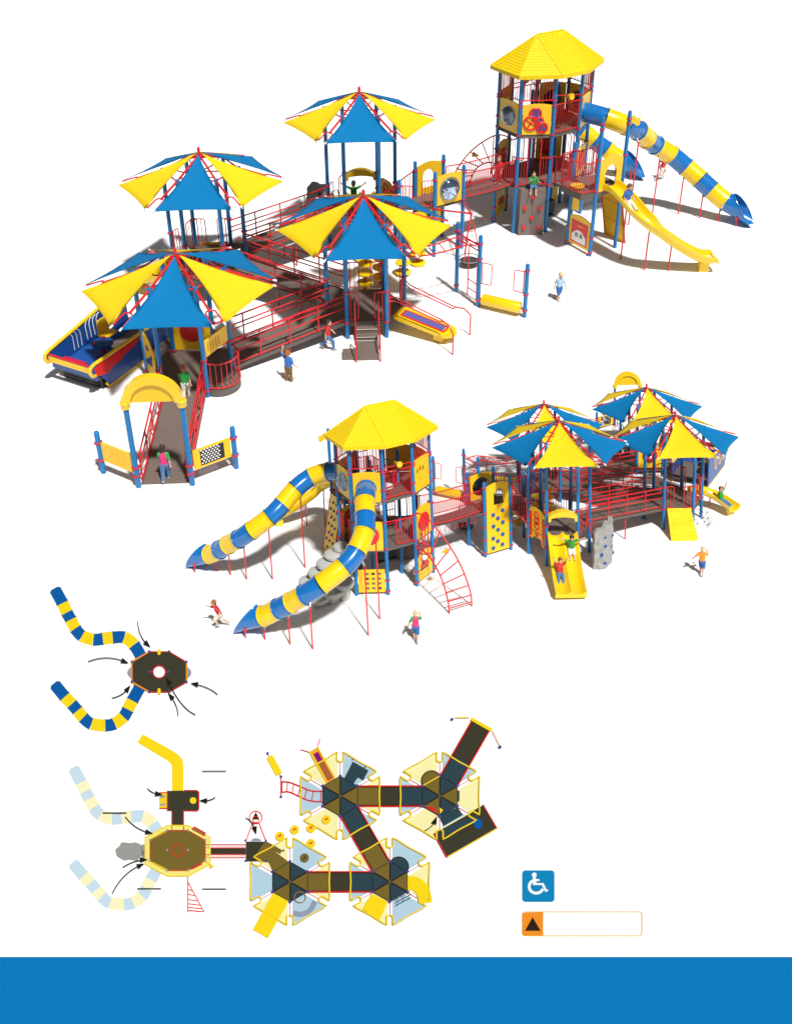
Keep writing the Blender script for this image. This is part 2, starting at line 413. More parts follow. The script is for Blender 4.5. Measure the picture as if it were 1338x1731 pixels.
# D
z=ZD['D']; m=MB(); bars(m,hp('D',5),hp('D',0),z+.06,z+.06,z+.98); part('guardrail',m,SDd)
a,b=edge('D',1); ux=(b-a).normalized(); m=MB()
m.plate(up(a,0)+ux*.09,ux,(0,0,1),[[(0,.82),(.2,.82),(.28,.95),(.76,.95),(.84,.70),(1.04,.70),(1.04,2.05),(.75,2.2),(.3,2.2),(0,2.05)]],.04,'panel_yellow'); o=part('activity_panel',m,SDd)
m=MB(); nn=ux.cross(V((0,0,1))).normalized()
for sg in(-1,1):
    w=nn*sg*.026
    m.plate(up(a,0)+ux*.09+w,ux,(0,0,1),[rect(.02,.9,.17,1.95)],.012,'panel_red'); m.plate(up(a,0)+ux*.09+w,ux,(0,0,1),[rect(.87,.75,1.02,1.9)],.012,'panel_red')
    for v in(1.45,1.66,1.9): m.ring(up(a,v)+ux*.6+w,.15,.028,'panel_red',axis=nn)
    m.ring(up(a,1.1)+ux*.6+w,.09,.03,'panel_red',axis=nn,n=6)
part('red_rings',m,o)
m=MB(); a,b=edge('D',3); d=(b-a).normalized(); loop_rail(m,a+d*.1,d,.3,z+.06,z+1.0); loop_rail(m,b-d*.1,-d,.3,z+.06,z+1.0); part('guardrail',m,SDd)
# slide hood on D
a,b=edge('D',2); ux=(b-a).normalized(); m=MB(); nrm=ux.cross(V((0,0,1))).normalized()
ol=[(.05,1.98),(.05,2.2)]+[(.05+1.12*i/10,2.2+.2*math.sin(PI*i/10)) for i in range(1,10)]+[(1.17,2.2),(1.17,1.98),(1.08,1.98),(1.05,2.12)]+[(1.05-.88*i/8,2.12+.05*math.sin(PI*i/8)) for i in range(1,8)]+[(.17,2.12),(.14,1.98)]
m.plate(up(a,0)+nrm*.12,ux,(0,0,1),[ol],.3,'plastic_yellow'); part('slide_hood',m,SDd)
# ================================================================== ramps
def side_rail(m,a,b,n,off,h=.92,hand=True):
    """ramp railing along a->b (3D deck points): tubes and posts"""
    a,b=V(a),V(b); d=(b-a).normalized(); x=V((d.y,-d.x,0)).normalized()*off; a=a+x;b=b+x
    for z in(h,.5,.1): m.tube([a+V((0,0,z)),b+V((0,0,z))],.026 if z==h else .021,'metal_red')
    if hand:
        xi=-x.normalized()*(.07 if off>0 else .07)
        P=[a+xi+V((0,0,.70)),b+xi+V((0,0,.70))]; m.tube([a+V((0,0,.62))]+P+[b+V((0,0,.62))],.023,'metal_red')
    for i in range(n+1):
        p=lerp(a,b,i/n); m.tube([p+V((0,0,-.05)),p+V((0,0,h))],.024,'metal_red')
        if i<n and i>0 and hand: m.tube([p+V((0,0,.66)),p+xi+V((0,0,.70))],.012,'metal_red',6)
def ramp_thing(name,l1,l2,a,b,w,legs=2,n=4,grp='access ramps between the shelters'):
    t=thing(name,l1,l2,'ramp',up((V(a)+V(b))/2,0),grp)
    m=MB(); m.ramp(a,b,w-.06,.06,'deck_brown','deck_edge')
    d=(V(b)-V(a))
    x=V((d.y,-d.x,0)).normalized()
    part('ramp_deck',m,t)
    for sg in(-1,1):
        r=MB(); side_rail(r,a,b,n,sg*(w/2-.03)); part('railing',r,t)
    for i in range(legs):
        p=lerp(V(a),V(b),(i+1)/(legs+1))
        if p.z>.2:
            for sg in(-1,1):
                g=MB(); q=p+x*sg*(w/2-.12); g.tube([up(q,0),q-V((0,0,.07))],.028,'metal_red'); part('leg',g,t)
    return t
def mid(k,e,z): a,b=edge(k,e); return up((a+b)/2,z)
ramp_thing('ramp','brown ramp with red railings climbing right from the frontmost shelter','small brown ramp between the far right and far left shelters',mid('A',1,ZD['A']),mid('B',4,ZD['B']),1.2,1,4)
ramp_thing('ramp','brown ramp with red railings from the middle shelter back to the rear left one','small brown ramp linking the far left and front right shelters',mid('B',3,ZD['B']),mid('C',0,ZD['C']),1.2,1,4)
ramp_thing('ramp','brown ramp with red railings rising from the rear left to the rear middle shelter','small brown ramp behind the grey climbing wall, between the two front shelters',mid('C',1,ZD['C']),mid('D',4,ZD['D']),1.2,1,4)
ea=(Q(1108,60)+Q(1195,105))/2
tE=thing('entrance_ramp','brown entrance ramp with red railings running up under the yellow arch','small entrance ramp under the distant yellow arch','ramp',up(ea,0))
m=MB(); m.ramp(up(ea,.03),mid('A',5,ZD['A']),1.12,.05,'deck_brown','deck_edge'); part('ramp_deck',m,tE)
for sg in(-1,1):
    r=MB(); A_=up(ea,.03); B_=mid('A',5,ZD['A']); d=(B_-A_); x=V((d.y,-d.x,0)).normalized()*sg*.57
    A2=lerp(A_,B_,.03)+x; B2=lerp(A_,B_,.97)+x
    r.tube([A2,A2+V((0,0,.80)),B2+V((0,0,.92)),B2],.024,'metal_red'); r.tube([A2+V((0,0,.55)),B2+V((0,0,.65))],.02,'metal_red'); r.tube([A2+V((0,0,.08)),B2+V((0,0,.08))],.024,'metal_red')
    for i in range(1,4): p=lerp(A2,B2,i/4); r.tube([p,p+V((0,0,.82+.03*i))],.02,'metal_red')
    for i in range(4): r.tube([lerp(A2,B2,i/4)+V((0,0,.08 if i%2 else .55)),lerp(A2,B2,(i+1)/4)+V((0,0,.55 if i%2 else .08))],.014,'metal_red',6)
    part('railing',r,tE)
# ================================================================== entrance arch with its two barriers
pl,pr=Q(1198,103),Q(1108,52)
tA=thing('entrance_arch','tall yellow half round entrance arch on two blue posts','small yellow entrance arch on blue posts, farthest of all','arch',(pl+pr)/2)
for p in(pl,pr): post(tA,p,2.56,[.37,.62],cap=False)
ux=(pr-pl).normalized(); ln=(pr-pl).length; m=MB(); c=ln/2; ro=ln/2+.05; ri=ln/2-.15
zb=2.55; hz=.62
ell=lambda r,hh,n,rev=False: [(c+r*math.cos(PI*i/n),zb+hh*math.sin(PI*i/n)) for i in (range(n,-1,-1) if rev else range(n+1))]
m.plate(up(pl,0),ux,(0,0,1),[ell(ro,.74,24)+ell(ri,.52,24,True)],.19,'plastic_yellow')
for p in(pl,pr): m.lathe([(.09,-.12),(.115,-.1),(.115,.0),(.125,.02),(.125,.06),(.1,.08)],up(p,2.5),'plastic_yellow',18)
part('arch_band',m,tA)
m=MB(); m.plate(up(pl,0),ux,(0,0,1),[ell(ri+.02,.52,24)],.05,'panel_yellow'); part('arch_panel',m,tA)
def barrier(l1,l2,pp,qq,holes):
    t=thing('barrier_panel',l1,l2,'barrier',(pp+qq)/2,'low barriers beside the arch')
    post(t,qq,1.3,[.95,.42])
    ux=(qq-pp).normalized(); ln=(qq-pp).length-.2; m=MB()
    hx=[]
    for r in range(7):
        for cc in range(int((ln-.44)/.085)):
            hx.append((.235+cc*.085+(.042 if r%2 else 0),.52+r*.066))
    hexa=lambda u,v,q:[(u+q*math.cos(PI/3*i+PI/6),v+q*math.sin(PI/3*i+PI/6)) for i in range(6)]
    win=rect(.18,.47,ln-.18,.95)
    m.plate(up(pp,0)+ux*.1,ux,(0,0,1),[rrect(0,.42,ln,1.0,.03)]+([win] if holes else []),.04,'panel_yellow'); o=part('panel',m,t)
    g=MB()
    if holes:
        g.plate(up(pp,0)+ux*.1,ux,(0,0,1),[rect(.17,.46,ln-.17,.96)]+[hexa(u,v,.031) for u,v in hx],.02,'black'); part('honeycomb_grid',g,o)
    else:
        nn=ux.cross(V((0,0,1)))
        for u,v in hx[::2]:
            for sg in(-1,1): g.ring(up(pp,v)+ux*(.1+u)+nn*sg*.021,.04,.007,'panel_yellow',axis=nn,n=6,k=4)
        part('embossing',g,o)
barrier('low yellow barrier with an embossed pattern, left of the entrance arch','small low yellow barrier right of the distant arch',pl,Q(1240,184),False)
barrier('low yellow barrier with a black honeycomb grid, right of the entrance arch','small low barrier with a dark grid, left of the distant arch',pr,Q(1014,53),True)
# ================================================================== rocking deck beside shelter A
v0,v1,v2,v3=Q(1160,455),Q(930,590),Q(990,703),Q(1225,568)    # outer near, inner near, inner far, outer far
tV=thing('rocking_deck','blue and yellow boat shaped rocking deck with a round blue table','small blue and yellow boat shaped deck behind the front right shelter','play deck',(v0+v2)/2)
ex=(v1-v0).normalized(); LN=(v1-v0).length; ey=(v3-v0).normalized(); WD=(v3-v0).length
m=MB(); m.plate(up(v0,.42),ex,ey,[rect(.25,.05,LN,WD-.05)],.06,'deck_brown','deck_edge'); part('deck',m,tV)
m=MB(); m.plate(up(v0,.466),ex,ey,[rect(.24,.05,1.7,WD-.05)],.02,'panel_blue'); m.plate(up(v0,.470),ex,ey,[rect(1.7,WD-.6,LN-.1,WD-.05)],.02,'panel_blue'); part('floor_panel',m,tV)
m=MB(); m.obox(up(v0,.02)+ex*.35+ey*.1,ex*(LN-.8),ey*(WD-.2),V((0,0,.34)),'black')
for i in range(4): m.obox(up(v0,.05+.09*i)+ex*.28+ey*.25,ex*.1,ey*(WD-.5),V((0,0,.045)),'dark_rubber')
part('spring_base',m,tV)
def wall_prof(hi): return [(.55,.06),(LN-.02,.06),(LN-.02,hi),(.05,1.02),(-.12,.92),(-.05,.72),(.25,.55)]
for nm,o_,sg in(('near',v0,1),('far',v3,-1)):
    m=MB(); hi=.98 if nm=='near' else 1.5
    pf=wall_prof(hi); m.plate(up(o_,0),ex,(0,0,1),[pf],.05,'panel_blue'); w=part('side_wall',m,tV)
    y=MB(); y.tube([up(o_+ex*u,v) for u,v in [(LN-.02,hi),(.05,1.03),(-.1,.98),(-.14,.86),(-.05,.7),(.05,.68)]],.055,'panel_yellow',10); y.tube([up(o_+ex*u,v) for u,v in [(LN-.02,.07),(.5,.07),(.42,.2)]],.045,'panel_yellow',8); part('rim',y,w)
    if nm=='near':
        for q in(-1,1):
            r=MB(); r.plate(up(o_,0)-ey*q*.03,ex,(0,0,1),[[(0,.9),(.1,.62),(.5,.5),(.8,.62),(1.0,.6),(1.3,.72),(1.6,.74),(2.2,.93),(1.2,.95),(.2,.96)]],.014,'panel_red'); part('red_emblem',r,w)
    else:
        r=MB()
        for i in range(7):
            u0=1.0+.16*i; r.tube([up(o_+ex*(u0+.0)-ey*.035,.55),up(o_+ex*u0-ey*.035,1.0),up(o_+ex*(u0-.06)-ey*.035,1.12),up(o_+ex*(u0-.15)-ey*.035,1.17)] if i<3 else [up(o_+ex*(u0+.1)-ey*.035,.6),up(o_+ex*(u0+.08)-ey*.035,1.08),up(o_+ex*(u0+.14)-ey*.035,1.2),up(o_+ex*(u0+.24)-ey*.035,1.24)],.014,'white_paint',6)
        part('white_lines',r,w)
        r=MB()
        for u,rx in((.9,.16),(1.5,.2),(2.2,.22)): r.plate(up(o_,0)+ey*.03,ex,(0,0,1),[[(u+rx*math.cos(2*PI*i/20),.8+.3*math.sin(2*PI*i/20)) for i in range(20)],[(u+rx*.75*math.cos(2*PI*i/20),.8+.24*math.sin(2*PI*i/20)) for i in range(20)]],.02,'panel_yellow')
        part('oval_trim',r,w)
m=MB(); m.obox(up(v0,.72)-ex*.02,ex*.05,ey*WD,V((0,0,.16)),'panel_yellow'); m.obox(up(v0,.45)+ex*.1,ex*.05,ey*WD,V((0,0,.2)),'panel_blue'); w=part('end_wall',m,tV)
r=MB(); r.tube([up(v0,.93)+ex*.03,up(v3,.93)+ex*.03],.03,'metal_red'); r.obox(up(v0,.9)+ex*.04+ey*.35,ex*.12,ey*.8,V((0,0,.05)),'clamp_red'); part('grab_rail',r,w)
m=MB(); tc=up(v0,0)+ex*1.35+ey*.85; m.cyl(up(tc,.42),up(tc,.78),.05,'metal_red'); m.lathe([(.30,0),(.32,.02),(.32,.05),(.30,.06)],up(tc,.78),'panel_blue',24)
o=part('table',m,tV)
m=MB()
for i in range(2): m.ball(up(tc,.88)+ex*(.2-.4*i)+ey*.1,.045,'panel_red')
part('table_knob',m,o)
m=MB(); m.plate(up(v0,.45)+ex*1.75+ey*1.35,ex,(0,0,1),[rrect(0,0,.45,.75,.12)],.06,'panel_yellow'); m.obox(up(v0,.72)+ex*1.7+ey*1.0,ex*.5,ey*.35,V((0,0,.05)),'panel_yellow'); part('seat',m,tV)
m=MB(); a,b=edge('A',3); m.slab([x[:2] for x in (a,b,v1+ex*-.0+ey*.6,v1+ey*.05)],ZD['A']-.004,.05,'deck_brown','deck_edge'); part('gangway',m,SA)
# ================================================================== steps up to shelter B
a,b=edge('B',5); d=(b-a).normalized(); n=V((math.cos(math.radians(60)),math.sin(math.radians(60)),0)); c=(a+b)/2
tS=thing('transfer_steps','brown transfer steps with red handrails under the middle shelter','small brown transfer steps behind the far left shelter','steps',up(c+n*.6,0))
m=MB(); w=.66
zz=[.58,.44,.30,.16]
pos=[0,.0,.28,.55,1.32]
m.obox(c-d*w/2+n*.0,d*w,n*.28,V((0,0,.46)),'deck_brown'); m.obox(c-d*w/2+n*.28,d*w,n*.27,V((0,0,.34)),'deck_brown'); m.obox(c-d*w/2+n*.55,d*w,n*.8,V((0,0,.22)),'deck_brown')
o=part('step_block',m,tS)
m=MB(); m.obox(c-d*(w/2-.0)+n*.28-V((0,0,-.461)),d*w,n*.02,V((0,0,.006)),'cloth_cream'); m.obox(c-d*w/2+n*.55+V((0,0,.341)),d*w,n*.02,V((0,0,.006)),'cloth_cream'); m.obox(c-d*w/2+n*.55+V((0,0,.221)),d*w,n*.02,V((0,0,.006)),'cloth_cream'); part('nosing',m,o)
m=MB(); m.obox(c-d*(w/2+.44)+n*.85,d*.42,n*.45,V((0,0,.14)),'deck_brown'); part('side_step',m,tS)
for sg in(-1,1):
    m=MB(); q=c+d*sg*(w/2+.03)
    m.tube([q+n*.06+V((0,0,.6)),q+n*.06+V((0,0,1.42)),q+n*.12+V((0,0,1.5)),q+n*.3+V((0,0,1.45)),q+n*.3+V((0,0,.5))],.02,'metal_red')
    m.tube([q+n*.7+V((0,0,0)),q+n*.7+V((0,0,.74)),q+n*.78+V((0,0,.8)),q+n*1.38+V((0,0,.7)),q+n*1.45+V((0,0,.6)),q+n*1.45],.022,'metal_red'); m.tube([q+n*.7+V((0,0,.25)),q+n*1.45+V((0,0,.2))],.018,'metal_red')
    part('handrail',m,tS)
# ================================================================== roller table and long handrails (B, edge 0)
a,b=edge('B',0); c=(a+b)/2; n=V((math.cos(math.radians(120)),math.sin(math.radians(120)),0)); d=V((-n.y,n.x,0))
tR=thing('roller_table','long yellow roller table with purple rollers in a red frame, beside the brown steps','small yellow roller table behind the far left shelter','roller table',up(c+n*1.0,0))
A_=up(c+n*.08,.66); B_=up(c+n*2.02,.36); dz=(B_-A_).normalized(); nz=d.cross(dz).normalized(); 
if nz.z<0: nz=-nz
LL=(B_-A_).length; hw=.36
m=MB(); ol=[(0,-hw+.06),(.1,-hw),(LL-.3,-hw),(LL-.1,-hw+.05),(LL,-.16),(LL+.07,-.1),(LL+.07,.1),(LL,.16),(LL-.1,hw-.05),(LL-.3,hw),(.1,hw),(0,hw-.06)]
m.plate(A_-nz*.05,dz,d,[ol],.10,'plastic_yellow'); m.plate(A_-nz*.13,dz,d,[rect(.15,-hw+.07,LL-.18,hw-.07)],.08,'panel_yellow')
m.obox(A_+dz*(LL-.55)-d*.25-nz*.34,dz*.3,d*.5,nz*.2,'panel_yellow'); o=part('table_body',m,tR)
m=MB(); m.plate(A_+nz*.006,dz,d,[rect(.18,-.2,LL-.25,.2),rect(.23,-.145,LL-.30,.145)],.03,'panel_red'); part('red_frame',m,o)
m=MB(); k=int((LL-.55)/.05)
for i in range(k): p=A_+dz*(.26+i*.05)+nz*.004; m.cyl(p-d*.145,p+d*.145,.024,'purple_roller',8)
part('rollers',m,o)
for sg in(-1,1):
    h=MB(); q=d*sg*(hw+.10); P=lambda s_,z: up(lerp(A_,B_,s_)+q,z)
    base_in=up(a if (a-(c+q)).length<(b-(c+q)).length else b,0)
    h.tube([up(base_in+n*.06,1.42),P(.1,1.40),P(.85,1.02),P(.89,1.0),P(.89,.93),P(.85,.92),P(.1,1.27),up(base_in+n*.06,1.3)],.02,'metal_red')
    f=c+n*(2.28)+d*sg*.66
    h.tube([P(.88,1.0),lerp(P(.9,1.0),up(f,.9),.6),up(f,.72),up(f,.6),up(f,0)],.024,'metal_red')
    part('handrail',h,tR)
# ================================================================== wavy overhead ladder, roller barrel
w1,w2,w3=Q(209,322),Q(209,417),Q(146,212)
tW=thing('overhead_ladder','wavy red overhead ladder ending on two blue posts, right of the middle shelter','small wavy red overhead ladder sticking out left above the bridge','climbing ladder',(w1+w2)/2)
for p in(w1,w2): post(tW,p,2.58,[2.27,1.73,.24])
m=MB(); e1=[Q(209,340),Q(240,342),Q(300,362),Q(350,385),Q(408,392)]; e2=[Q(209,402),Q(240,392),Q(285,408),Q(335,432),Q(408,440)]
C1_=catmull([up(p,2.1+.12*math.sin(i*1.7)) for i,p in enumerate(e1)],6); C2_=catmull([up(p,2.1+.12*math.sin(i*1.7)) for i,p in enumerate(e2)],6)
m.tube(C1_,.026,'metal_red'); m.tube(C2_,.026,'metal_red')
for i in range(2,len(C1_),3): m.tube([C1_[i],C2_[i]],.018,'metal_red')
m.tube([up(w1,2.18),up(w2,2.18)],.03,'metal_red'); m.tube([up(w1,1.98),up(w2,1.98)],.022,'metal_red'); m.tube([up(w1,2.27),up(lerp(w1,w2,.5)+V((.12,0,0)),2.2),up(w2,2.27)],.018,'metal_red')
part('ladder_rails',m,tW)
m=MB(); x=V((-.16,.02,0)); f1=lerp(w1,w2,.28)+x; f2=lerp(w1,w2,.68)+x
m.tube([up(w1,1.66),up(f1,1.62),up(f1,1.5),up(f1,.02)],.022,'metal_red'); m.tube([up(w2,1.9),up(f2,1.86),up(f2,1.7),up(f2,.02)],.022,'metal_red')
for z in(.3,.62): m.tube([up(f1,z),up(f2,z)],.018,'metal_red')
part('foot_ladder',m,tW)
tB=thing('roller_barrel','yellow barrel roller slung low between a blue post and the overhead ladder','small yellow roller barrel just left of the bridge, beside a red loop','barrel roller',(w1+w3)/2)
post(tB,w3,1.93,[1.68,.83,.25])
dd=(w1-w3).normalized(); m=MB(); A_=up(w3+dd*.13,.30); B_=up(w1-dd*.13,.30); m.lathe([(.05,0),(.17,.02),(.19,.05),(.19,(B_-A_).length-.05),(.17,(B_-A_).length-.02),(.05,(B_-A_).length)],A_,'plastic_yellow',20,axis=B_-A_); m.cyl(up(w3,.3),up(w1,.3),.03,'metal_red'); part('barrel',m,tB)
m=MB(); loop_rail(m,w3+dd*.07,dd,.36,.86,1.62,nb=0); loop_rail(m,w1-dd*.07,-dd,.36,.86,1.62,nb=0); part('grab_loop',m,tB)
# ================================================================== pod climbers
for i,(px,py,zt) in enumerate([(204,605,1.9),(273,575,.5),(350,567,1.0),(422,527,.9),(350,640,.75),(320,708,.85)]):
    p=Q(px,py)
    lab=[('tall yellow pod climber under the mirror panel, with a broad yellow cap','small yellow pod climber left of the red and yellow panel'),
         ('low yellow stepping pod, rightmost beside the middle shelter roof','small low yellow stepping pod, second from the left'),
         ('stacked yellow pods on a red pole, seen right of centre through the middle shelter','small stacked yellow pods seen left behind the double slide shelter'),
         ('stacked yellow pods on a red pole, at the rear opening of the middle shelter','small stacked yellow pods nearest the far left shelter'),
         ('stacked yellow pods hidden below the middle shelter roof, farther back','small yellow pods directly behind the double slide hood'),
         ('stacked yellow pods nearest the rear middle shelter','small yellow pods closest to the double slide shelter deck')][i]
    t=thing('pod_climber',lab[0],lab[1],'stepping pods',p,'yellow pod climbers')
    m=MB(); m.cyl(up(p,0),up(p,zt),.05,'metal_red'); part('pole',m,t)
    zs=[]; z=zt
    while z>.08: zs.append(z); z-=.36
    for z in zs:
        m=MB(); m.lathe([(.1,-.14),(.2,-.10),(.27,-.05),(.285,-.02),(.27,.01),(.2,.03),(.001,.035)],up(p,z),'plastic_yellow',22)
        o=part('pod',m,t)
        m=MB(); m.lathe([(.1,0),(.12,.01),(.06,.012)],up(p,z-.15),'dark_rubber',16); part('pod_underside',m,o)
# ================================================================== hanging spinner
sp=Q(90,520); A1,A2=L(1175,735),L(1300,735)
tN=thing('spinner','red hanging spinner with a dark seat ring under two red arms','small red spinner with a dark seat hanging under the bridge end','spinner',sp)
m=MB()
for p in(A1,A2): m.tube([up(p,1.84),up(lerp(p,sp,.5),1.93),up(sp,2.02)],.035,'metal_red')
m.ball(up(sp,2.0),.06,'metal_red'); part('support_arm',m,tN)
m=MB(); m.cyl(up(sp,1.7),up(sp,2.0),.03,'metal_red'); m.ring(up(sp,1.42),.17,.016,'metal_red',n=20)
for i in range(3):
    a=2*PI*i/3+.4; dv=V((math.cos(a),math.sin(a),0)); m.tube([up(sp,1.75),up(sp+dv*.12,1.62),up(sp+dv*.2,1.2),up(sp+dv*.36,.32)],.02,'metal_red')
o=part('spinner_frame',m,tN)
m=MB(); m.ring(up(sp,.3),.38,.018,'galv',n=28); m.lathe([(.05,0),(.33,.02),(.35,.05),(.33,.08),(.05,.09)],up(sp,.14),'dark_rubber',24); part('seat',m,o)
# ================================================================== annex deck between shelter D and the bridge
a1,a2,a3,a4,a5=L(1175,735),L(1300,735),L(1175,860),L(1300,860),Q(222,670)
ZN=1.9
tX=thing('deck_annex','raised brown deck with a round mirror panel between the rear middle shelter and the bridge','small raised deck with a tall holed yellow climbing panel at the right bridge end','play deck',(a1+a4)/2)
post(tX,a1,3.25,[3.0,1.95]); post(tX,a2,3.25,[2.95,1.9]); post(tX,a3,3.25,[3.0,1.9,1.3,.75,.2]); post(tX,a4,3.25,[2.9,1.9,1.3,.75,.2]); post(tX,a5,3.0,[2.75,1.85])
m=MB(); m.slab([p[:2] for p in(a1,a2,a5,a4,a3)],ZN,.06,'deck_brown','deck_edge'); part('deck',m,tX)
d5,d0=hp('D',0),hp('D',1)
m=MB(); A_,B_=(a5+a4)/2,(hp('D',0)+hp('D',1))/2; dd=(B_-A_); w=V((dd.y,-dd.x,0)).normalized()
for i in range(3):
    q=lerp(A_,B_,i/3); m.obox(up(q,1.9-.21*(i+1)-.05)-w*.48,dd/3*1.02,w*.96,V((0,0,.05)),'deck_brown')
    m.obox(up(q,1.9-.21*(i+1))-w*.48,dd.normalized()*.02,w*.96,V((0,0,.2)),'deck_edge')
part('steps',m,tX)
for(p,q) in((a5,hp('D',0)),(a4,hp('D',1))):
    m=MB(); bars(m,p,q,1.82,1.34,2.85,2.3); part('guardrail',m,tX)
m=MB(); dd=(a5-a2).normalized(); loop_rail(m,a2+dd*.09,dd,.36,1.98,2.92,nb=2); loop_rail(m,a5-dd*.09,-dd,.36,1.98,2.75,nb=2); part('guardrail',m,tX)
def panel_on(t,p,q,z0,z1,name,inset=.09,top=.05,th=.04,holes=(),m_='panel_yellow',lab=None,low=None):
    ux=(q-p).normalized(); ln=(q-p).length-2*inset
    ol=[(0,z0),(ln,z0)]+[(ln-ln*i/8,z1+top*math.sin(PI*i/8)) for i in range(9)]
    m=MB(); m.plate(up(p,0)+ux*inset,ux,(0,0,1),[ol]+list(holes),th,m_); return part(name,m,t,lab),up(p,0)+ux*inset,ux,ln,ux.cross(V((0,0,1))).normalized()
# bubble / mirror panel: round hole, dome
def bubble(t,p,q,z0,z1,r,name,dome,side):
    ln=(q-p).length-.18; c=(ln/2,(z0+z1)/2)
    o,org,ux,ln,nn=panel_on(t,p,q,z0,z1,name,holes=[circ(c,r,28)])
    cc=org+ux*c[0]+V((0,0,c[1])); m=MB()
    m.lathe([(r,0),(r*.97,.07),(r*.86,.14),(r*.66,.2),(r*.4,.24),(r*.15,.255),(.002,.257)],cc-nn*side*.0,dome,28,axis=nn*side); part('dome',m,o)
    m=MB(); m.ring(cc+nn*side*.02,r+.01,.025,'galv',axis=nn,n=28); part('dome_ring',m,o)
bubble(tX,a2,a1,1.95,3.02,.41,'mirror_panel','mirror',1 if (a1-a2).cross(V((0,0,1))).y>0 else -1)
# climbing panel a3-a4
ln=(a4-a3).length-.18
hol=[[(.35,2.15),(.82,2.15),(.82,2.62),(.75,2.78),(.6,2.85),(.45,2.78),(.35,2.62)]]
o,org,ux,ln,nn=panel_on(tX,a3,a4,.12,3.0,'climbing_panel',holes=hol,top=.12)
m=MB()
for (u,v) in((.3,1.75),(.75,1.85),(.52,1.55),(.3,1.25),(.75,1.32),(.52,1.05),(.28,.72),(.74,.8),(.5,.55),(.28,.3),(.72,.35)):
    for sg in(-1,1):
        m.lathe([(.09,0),(.085,.03),(.05,.055),(.002,.06)],org+ux*u+V((0,0,v))+nn*sg*.018,'panel_blue',12,axis=nn*sg)
part('hand_hold',m,o)
# ================================================================== bridge
b1,b2=L(1175,797),L(930,797); 
tG=thing('bridge','brown deck bridge with red railings and hanging triangle grips, left of the tower','small brown bridge with red railings and hanging triangle grips, right of the tower','bridge',(b1+b2)/2)
m=MB(); dd=b2-b1; N=14
sag=lambda t: 1.9-.06*math.sin(PI*t)
pts=[up(lerp(b1,b2,i/N),sag(i/N)) for i in range(N+1)]; y=V((0,.34,0))
for i in range(N): m.obox(pts[i]-y+V((0,0,-.05))+dd*.002,(pts[i+1]-pts[i])*.95,y*2,V((0,0,.05)),'deck_brown')
for sg in(-1,1): m.tube([p+y*sg*1.05+V((0,0,-.06)) for p in pts],.04,'deck_edge',6)
part('bridge_deck',m,tG)
for sg in(-1,1):
    m=MB(); off=V((0,sg*.45,0)); 
    m.tube([p+off+V((0,0,.06)) for p in pts],.019,'metal_red'); m.tube([p+off+V((0,0,.95)) for p in pts],.022,'metal_red')
    k=26
    for i in range(k+1):
        t_=i/k; p=up(lerp(b1,b2,t_),sag(t_))+off; m.tube([p+V((0,0,.06)),p+V((0,0,.95))],.011 if 0<i<k else .02,'metal_red',6)
    part('railing',m,tG)
for i in range(5):
    p=up(lerp(b1,b2,.16+.165*i),1.82); q=V((.0,-.36,0)); m=MB()
    for s_ in (q,):
        m.tube([p+s_,p+s_+V((-.13,0,-.34)),p+s_+V((.13,-.0,-.34))],.017,'metal_red',6,closed=True); m.tube([p+s_,p+s_+V((0,0,.1))],.014,'metal_red',6)
    part('triangle_grip',m,tG)
# ================================================================== tower
OC=[L(697,675),L(823,675),L(930,735),L(930,860),L(823,920),L(697,920),L(592,860),L(592,735)]
TL,TU=1.9,3.85; cT=L(761,797)
tT=thing('play_tower','large blue post tower with two decks under a yellow shingled roof','small blue post tower with two decks under a yellow shingled roof','tower',cT)
for i,p in enumerate(OC): post(tT,p,6.12,[.15,.6,TL,TL+1.08,TU,TU+.4,4.95,5.05] if i in(3,4,5) else [TL,TL+1.08,TU,4.93,5.1],cap=False)
for p in(L(697,797),L(823,797)): post(tT,p,5.2,[TL,TU],cap=True)
for nm,z in(('lower_deck',TL),('upper_deck',TU)):
    m=MB(); hole=[[(cT.x+.42*math.cos(2*PI*i/20),cT.y+.42*math.sin(2*PI*i/20)) for i in range(20)]] if nm=='upper_deck' else []
    m.plate((0,0,z-.03),(1,0,0),(0,1,0),[[tuple(p[:2]) for p in OC]]+hole,.06,'deck_brown','deck_edge')
    for i in range(8): m.tube([up(OC[i],z-.09),up(OC[(i+1)%8],z-.09)],.035,'deck_edge',6)
    o=part(nm,m,tT)
m=MB(); m.ring(up(cT,TU+.55),.44,.02,'metal_red'); m.ring(up(cT,TU+.1),.44,.02,'metal_red')
for i in range(10): a=2*PI*i/10; p=cT+V((math.cos(a),math.sin(a),0))*.44; m.tube([up(p,TU),up(p,TU+.55)],.012,'metal_red',6)
for z in [TL+.3*i for i in range(1,7)]: m.tube([up(cT+V((-.42,0,0)),z),up(cT+V((.42,0,0)),z)],.016,'metal_red')
for sg in(-1,1): m.tube([up(cT+V((.42*sg,0,0)),TL),up(cT+V((.42*sg,0,0)),TU+.5)],.018,'metal_red')
part('inner_climber',m,tT)
